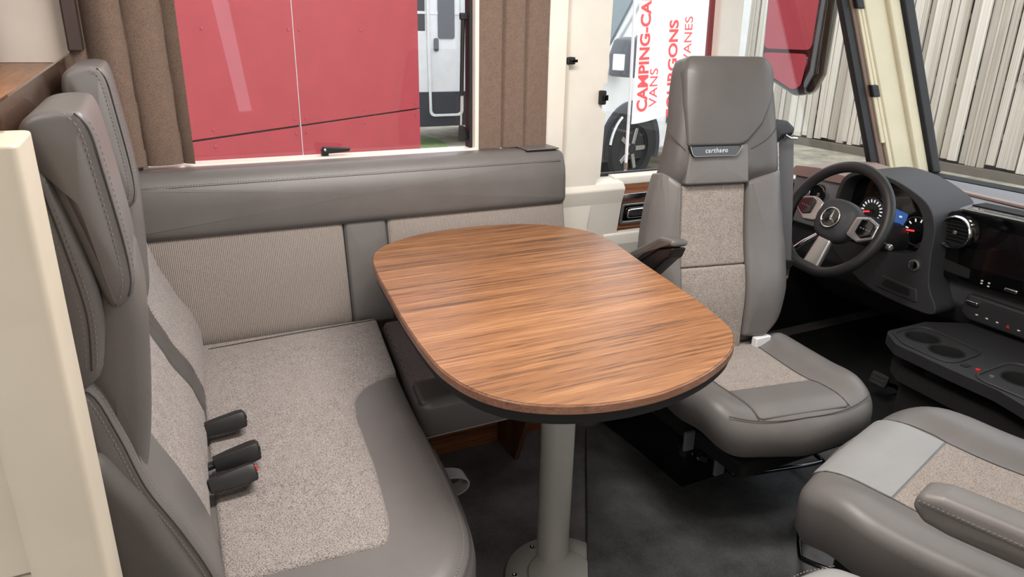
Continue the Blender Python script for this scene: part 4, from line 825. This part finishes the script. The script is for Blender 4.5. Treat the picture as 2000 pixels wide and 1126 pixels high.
star = []
for k in range(6):
    a = math.radians(90 + 60*k); r = 0.0325 if k % 2 == 0 else 0.0052; star.append((r*math.cos(a), r*math.sin(a)))
vs_ = [(x, y, 0.0238) for x, y in star] + [(0, 0, 0.0285)]
MB().add(vs_ + [(0, 0, 0.0236)], [(i, (i+1) % 6, 6) for i in range(6)] + [((i+1) % 6, i, 7) for i in range(6)], WM).build('emblem_star', 'chrome', hub, angle=10)
MB().tube([tuple(WM @ Vector((0, 0, -0.03))), (2.16, 1.61, 0.675), (2.42, 1.61, 0.60)], [0.055, 0.05, 0.06], 20).build('column', 'dash_lo', sw)
MB().tube([(2.10, 1.57, 0.69), (2.10, 1.48, 0.672), (2.09, 1.43, 0.665)], [0.008, 0.007, 0.009], 10).build('stalk', 'black', sw)
MB().lathe([(0.010, 0), (0.011, 0.012), (0.008, 0.016)], 14, m=frame((2.09, 1.425, 0.664), (1, 0, 0), (0, 0, 1))).build('stalk_tip', 'silver', sw)
MB().tube([(2.09, 1.66, 0.66), (2.07, 1.73, 0.60), (2.03, 1.765, 0.555)], [0.010, 0.012, 0.010], 12).build('stalk', 'chrome', sw)

# ================================================================== OUTSIDE
GZ = -0.55
struct(MB().box((-6, 2.6, GZ-0.05), (20, 24, GZ)).build('ground', 'gravel'))
struct(MB().box((-6, -8, GZ-0.05), (3.4, -0.5, GZ)).build('ground_side', 'gravel'))
struct(MB().box((3.4, -6, GZ-0.05), (20, 2.6, GZ)).build('ground_front', 'gravel'))
tag(plate(spline([(3.2, 10.4), (3.9, 10.3), (4.35, 10.9), (4.55, 11.7), (4.3, 12.6), (3.2, 12.6)], 5), [], 0, 0.02, T(0, 0, GZ)).build('grass_patch', 'grass'), 'strip of green grass at the foot of the red cladding', 'grass')
# red clad building
rb_ = thing('clad_building', 'red panel clad building corner outside the big window', 'building', (1.0, 5.2, GZ))
a = math.radians(35.7); ru = (math.cos(a), math.sin(a), 0); RM = frame((1.0, 5.2, 0), ru, (0, 0, 1))
MB().box((-3.0, GZ, -1.5), (1.425, 4.0, -0.030), RM).build('wall_core', 'grey_joint', rb_)
def rpan(u0, u1, v0, v1):
    mb = MB(); mb.box((u0+0.004, v0+0.006, -0.029), (u1-0.004, v1-0.006, 0.0), RM); return mb.build('panel', 'redpanel', rb_, bevel=0.002, seg=1)
for (u0, u1) in ((-3.0, -1.52), (-1.52, -0.03), (-0.03, 1.425)):
    for (v0, v1) in ((GZ, 0.64), (0.64, 2.14), (2.14, 4.0)): rpan(u0, u1, v0, v1)
for u_ in (-1.52, -0.03):
    MB().box((u_-0.0035, GZ, -0.02), (u_+0.0035, 4.0, -0.002), RM).build('joint_strip', 'print', rb_)
rv = MB().lathe([(0.011, 0), (0.010, 0.005), (0.004, 0.008)], 10).build('rivet', 'redpanel', rb_)
first = True
for u in (-0.775, -0.08, 0.02, 0.67, 1.36, -1.45, -1.56):
    for v in (0.59, 0.69, 1.27, 0.05):
        if first: r_ = rv; first = False
        else: r_ = rv.copy(); COL.objects.link(r_)
        r_.parent = rb_; r_.matrix_parent_inverse = Matrix.Translation(rb_.location).inverted(); r_.matrix_basis = RM @ T(u, v, 0)
# white caravan far behind
cv = thing('white_motorhome', 'white motorhome with framed entrance door beyond the red building', 'motorhome', (4.6, 12.0, GZ))
CY = 11.2
MB().box((3.55, CY, -0.16), (8.0, CY+2.2, 2.6)).build('body', 'vanwhite', cv, bevel=0.05)
MB().box((3.57, CY-0.012, -0.22), (8.0, CY+0.1, 0.33)).build('skirt', 'vandark', cv, bevel=0.01)
MB().box((3.62, CY-0.006, 1.25), (4.12, CY+0.02, 2.1)).build('side_window', 'vandark', cv, bevel=0.01)
MB().box((4.86, CY-0.006, 1.22), (7.7, CY+0.02, 2.1)).build('side_window', 'vandark', cv, bevel=0.01)
MB().box((3.62, CY-0.014, 1.50), (7.8, CY-0.004, 1.54)).build('trim_line', 'vanwhite', cv)
mb = plate(rpoly([(4.16, -0.06), (4.75, -0.06), (4.75, 2.3), (4.13, 2.3)], 0.10, 6), [rpoly([(4.20, -0.02), (4.71, -0.02), (4.71, 2.26), (4.17, 2.26)], 0.08, 6)], 0, 0.035, XZ(CY-0.01)); mb.build('door_frame', 'vanwhite', cv, bevel=0.008)
MB().prism(rpoly([(4.33, 1.14), (4.61, 1.14), (4.61, 2.1), (4.33, 2.1)], 0.04, 4), 0.0, 0.012, m=XZ(CY-0.008)).build('door_window', 'vandark', cv)
MB().prism(rpoly([(4.255, 0.95), (4.335, 0.95), (4.335, 1.15), (4.255, 1.15)], 0.04, 6), 0.0, 0.02, m=XZ(CY-0.008)).build('door_handle', 'vandark', cv, bevel=0.005)
for x in (5.6, 7.2): MB().lathe([(0.10, -0.2), (0.36, -0.2), (0.36, 0.0), (0.30, 0.02), (0.20, 0.01), (0.05, 0.02)], 28, m=frame((x, CY+0.06, GZ+0.36), (1, 0, 0), (0, 0, 1))).build('wheel', 'tyre', cv)
# white van, left front corner towards us
vn = thing('white_van', 'white van with dark wheel arch and door mirror parked behind the banner', 'van', (5.53, 7.53, GZ))
h = math.radians(-165); VX = Vector((math.cos(h), math.sin(h), 0)); VYs = Vector((-VX.y, VX.x, 0))   # VX forward, VYs left side normal
VM = frame((5.532, 7.533, GZ), (-VX.x, -VX.y, 0), (0, 0, 1)) @ Matrix.Diagonal((1.2, 1.2, 1.2, 1))     # local: x backwards, y up, w = outwards to the visible side
prof = [(-0.85, 0.32), (-0.85, 0.72), (-0.80, 0.98), (-0.45, 1.16), (0.42, 2.10), (0.80, 2.38), (2.1, 2.40), (2.1, 0.32)]
mb = MB(); mb.prism(rpoly(prof, [0.05, 0.1, 0.15, 0.1, 0.15, 0.2, 0.1, 0.05], 5), -1.45, -0.02, m=VM); mb.build('body', 'vanwhite', vn, bevel=0.04)
circ_arch = [(0.50*math.cos(math.radians(t)), 0.37+0.50*math.sin(math.radians(t))) for t in range(-15, 200, 9)]
MB().prism(circ_arch, -0.03, 0.0, m=VM).build('wheel_arch', 'vandark', vn, bevel=0.008)
MB().prism([(0.43*math.cos(math.radians(t)), 0.37+0.43*math.sin(math.radians(t))) for t in range(-15, 200, 9)], -0.02, 0.004, m=VM).build('arch_liner', 'tyre', vn)
MB().box((-0.88, 0.28, -1.42), (-0.52, 0.55, 0.004), VM).build('bumper', 'vandark', vn, bevel=0.06)
MB().prism(rpoly([(-0.28, 1.22), (0.42, 1.98), (1.0, 2.0), (1.0, 1.16), (0.0, 1.16)], 0.05, 4), -0.02, -0.012, m=VM).build('door_window', 'vanglass', vn)
MB().add([tuple(VM @ Vector(p)) for p in ((-0.40, 1.225, -0.15), (0.36, 2.05, -0.28), (0.36, 2.05, -1.22), (-0.40, 1.225, -1.32), (-0.42, 1.245, -0.15), (0.34, 2.07, -0.28), (0.34, 2.07, -1.22), (-0.42, 1.245, -1.32))], [(0,1,2,3),(7,6,5,4),(0,4,5,1),(1,5,6,2),(2,6,7,3),(3,7,4,0)]).build('windscreen', 'vanglass', vn)
MB().tube([tuple(VM @ Vector(p)) for p in ((-0.43, 1.23, -0.10), (0.40, 2.12, -0.16))], 0.03, 8).build('screen_pillar', 'silver', vn)
MB().box((0.60, 0.60, -0.02), (2.0, 0.72, 0.012), VM).build('side_strip', 'vandark', vn, bevel=0.01)
WV = VM @ T(0, 0.37, 0.02)
MB().lathe([(0.22, -0.20), (0.36, -0.20), (0.375, -0.15), (0.375, -0.03), (0.34, 0.01), (0.25, 0.015), (0.245, -0.03), (0.24, -0.08)], 40, m=WV).build('tyre', 'tyre', vn)
whl = MB().lathe([(0.243, -0.07), (0.243, 0.0), (0.225, 0.006), (0.215, -0.06), (0.03, -0.065)], 36, m=WV).build('wheel_rim', 'tyre', vn)
for k in range(5):
    mb = MB(); mb.box((0.05, -0.025, -0.03), (0.225, 0.025, -0.002), WV @ Matrix.Rotation(2*math.pi*k/5, 4, 'Z')); mb.build('spoke', 'silver', whl, bevel=0.006)
MB().lathe([(0.06, -0.03), (0.055, 0.005), (0.02, 0.008)], 20, m=WV).build('hub_cap', 'tyre', whl)
MB().tube([tuple(VM @ Vector((-0.36*math.cos(math.radians(t)), 0.37+0.40*math.sin(math.radians(t)), 0.012))) for t in range(10, 60, 8)], 0.018, 8).build('arch_strip', 'vanwhite', vn)
c = MB(); cushion(c, rpoly([(-0.50, 1.13), (-0.23, 1.11), (-0.21, 1.40), (-0.28, 1.50), (-0.45, 1.48), (-0.51, 1.34)], [0.03, 0.03, 0.05, 0.05, 0.05, 0.04], 5), 0.04, 0.24, 0.05, 0.01, m=VM, rb=0.04); mr = c.build('door_mirror', 'vandark', vn)
MB().box((-0.53, 1.19, 0.12), (-0.48, 1.34, 0.235), VM).build('indicator', 'vanwhite', mr, bevel=0.01)
# feather banner
fb = thing('feather_banner', 'white feather banner with red lettering outside the driver window', 'banner', (3.27, 4.5, GZ))
FM = frame((0, 4.5, 0), (1, 0, 0), (0, 0, 1))
MB().tube([(3.268, 4.5, GZ), (3.27, 4.5, 0.32), (3.262, 4.5, 0.9), (3.243, 4.5, 1.51), (3.23, 4.5, 2.2), (3.40, 4.5, 3.2)], 0.012, 10).build('pole', 'vanwhite', fb)
MB().lathe([(0.014, 0), (0.015, 0.05), (0.010, 0.06)], 12, m=T(3.27, 4.5, 0.30)).build('pole_joint', 'led_yellow' if False else 'brown_rail', fb)
MB().lathe([(0.18, 0), (0.18, 0.03), (0.05, 0.05), (0.02, 0.09)], 20, m=T(3.268, 4.5, GZ)).build('base', 'vandark', fb)
wavy = lambda x, z: 0.035*math.sin(5.0*(x-3.25) + 1.2*z)
cloth = MB(); rows = 40; cols = 24; Lf = []; Lb = []
for j in range(rows+1):
    t = j/rows
    lf = []; lb = []
    for i in range(cols+1):
        s_ = i/cols
        zb = 0.648 + 0.20*s_**1.4*1.0; z = zb + (3.1-zb)*t
        x0 = 3.272 - 0.014*(z-0.65); x1 = 4.02 - 0.10*(z-1.2)
        x = x0 + (x1-x0)*s_; lf.append((x, 4.5-wavy(x, z), z)); lb.append((x, 4.5-wavy(x, z)+0.002, z))
    Lf.append(lf + lb[::-1])
cloth.rings(Lf); cl_o = cloth.build('cloth', 'flag', fb, angle=60)
def ftext(body, x, z, size, bold):
    m = FM @ T(x, z, 0) @ Matrix.Rotation(math.radians(90 + 2), 4, 'Z')
    o = text('lettering', body, 'flagred', fb, ID, size, bold, 0.0003)
    me = o.data
    for v in me.vertices:
        p = m @ v.co; v.co = (p.x, 4.5 - wavy(p.x, p.z) - 0.002 + (0.0003 - v.co.z), p.z)
    return o
ftext('CAMPING-CARS', 3.395, 0.738, 0.126, 0.004); ftext('VANS', 3.490, 0.772, 0.112, 0.0)
ftext('FOURGONS', 3.690, 0.69, 0.130, 0.004); ftext('CARAVANES', 3.835, 0.79, 0.112, 0.0)
# timber slat fence in front of the vehicle
fe = thing('slat_fence', 'weathered timber slat fence across the yard seen through the windscreen', 'fence', (10.6, 6, GZ))
MB().box((10.75, 0.5, GZ), (10.85, 13.5, 4.5)).build('backing', 'slat_back', fe)
base_s = MB().box((-0.02, -0.5, 0.0), (0.02, 0.5, 1.0)).build('slat', 'slat', fe); base_s.parent = None
firsts = True; y = 1.0
while y < 13.2:
    w = random.uniform(0.07, 0.15)
    o = base_s if firsts else base_s.copy()
    if not firsts: COL.objects.link(o)
    firsts = False
    o.parent = fe; o.matrix_parent_inverse = Matrix.Translation(fe.location).inverted()
    dep = random.choice((-0.035, 0.0, 0.0, 0.03))
    zb = GZ + 0.12 + random.uniform(0, 0.06)
    o.matrix_basis = Matrix.Translation((10.62 + dep, y + w/2, zb)) @ Matrix.Rotation(random.uniform(-0.006, 0.006), 4, 'X') @ Matrix.Diagonal((1, w, 4.6-zb+random.uniform(-0.2, 0.2), 1))
    y += w + random.uniform(0.008, 0.04)
for z in (0.02, 0.72, 1.6, 2.6): MB().box((10.66, 0.6, z-0.04), (10.72, 13.4, z+0.04)).build('rail', 'slat', fe)
MB().box((10.56, 5.2, 0.86), (10.60, 5.78, 2.1)).build('dark_window', 'vanglass', fe)
MB().box((10.54, 5.15, 0.80), (10.61, 5.82, 0.86)).build('window_sill', 'slat', fe)
MB().box((10.50, 0.6, GZ), (10.62, 13.4, GZ+0.12)).build('kick_board', 'slat_back', fe)
# grey sheeted shed behind the van
sd = thing('sheet_shed', 'pale grey ribbed sheet shed behind the banner', 'shed', (11, 15.5, GZ))
MB().box((6.2, 15.5, GZ), (16, 17, 3.2)).build('shed_body', 'shed', sd)
rib0 = MB().box((0, -0.03, 0), (9.8, 0.0, 0.06)).build('sheet_rib', 'vandark', sd); rib0.parent = None
for k in range(16):
    o = rib0 if k == 0 else rib0.copy()
    if k: COL.objects.link(o)
    o.parent = sd; o.matrix_parent_inverse = Matrix.Translation(sd.location).inverted(); o.matrix_basis = T(6.2, 15.5, GZ+0.3+0.2*k)
# own door mirror outside the quarter window
dm = thing('wing_mirror', 'large black wing mirror with two mirror panes outside the quarter window', 'mirror', (2.68, 2.45, 1.0))
mm = frame((2.69, 2.47, 1.235), Vector((0.20, -0.98, 0)), (0.0, 0.0, 1))
c = MB(); cushion(c, rpoly([(-0.19, 0.40), (0.14, 0.40), (0.135, -0.10), (0.10, -0.185), (0.02, -0.20), (-0.13, -0.13), (-0.175, -0.05)], [0.06, 0.06, 0.05, 0.05, 0.06, 0.05, 0.05], 6), -0.10, 0.012, 0.03, 0.0, m=mm, rb=0.05); c.build('housing', 'blackg', dm)
MB().prism(rpoly([(-0.165, 0.36), (0.085, 0.36), (0.085, 0.005), (-0.155, 0.005)], 0.03, 5), 0.013, 0.017, m=mm).build('mirror_pane', 'mirror', dm)
MB().prism(rpoly([(-0.152, -0.012), (0.075, -0.012), (0.06, -0.15), (0.02, -0.17), (-0.11, -0.11), (-0.148, -0.05)], 0.03, 5), 0.013, 0.017, m=mm).build('mirror_pane', 'mirror', dm)
MB().tube([(2.60, 2.55, 1.60), (2.56, 2.42, 1.75), (2.50, 2.32, 1.85)], 0.03, 10).build('arm', 'black', dm)
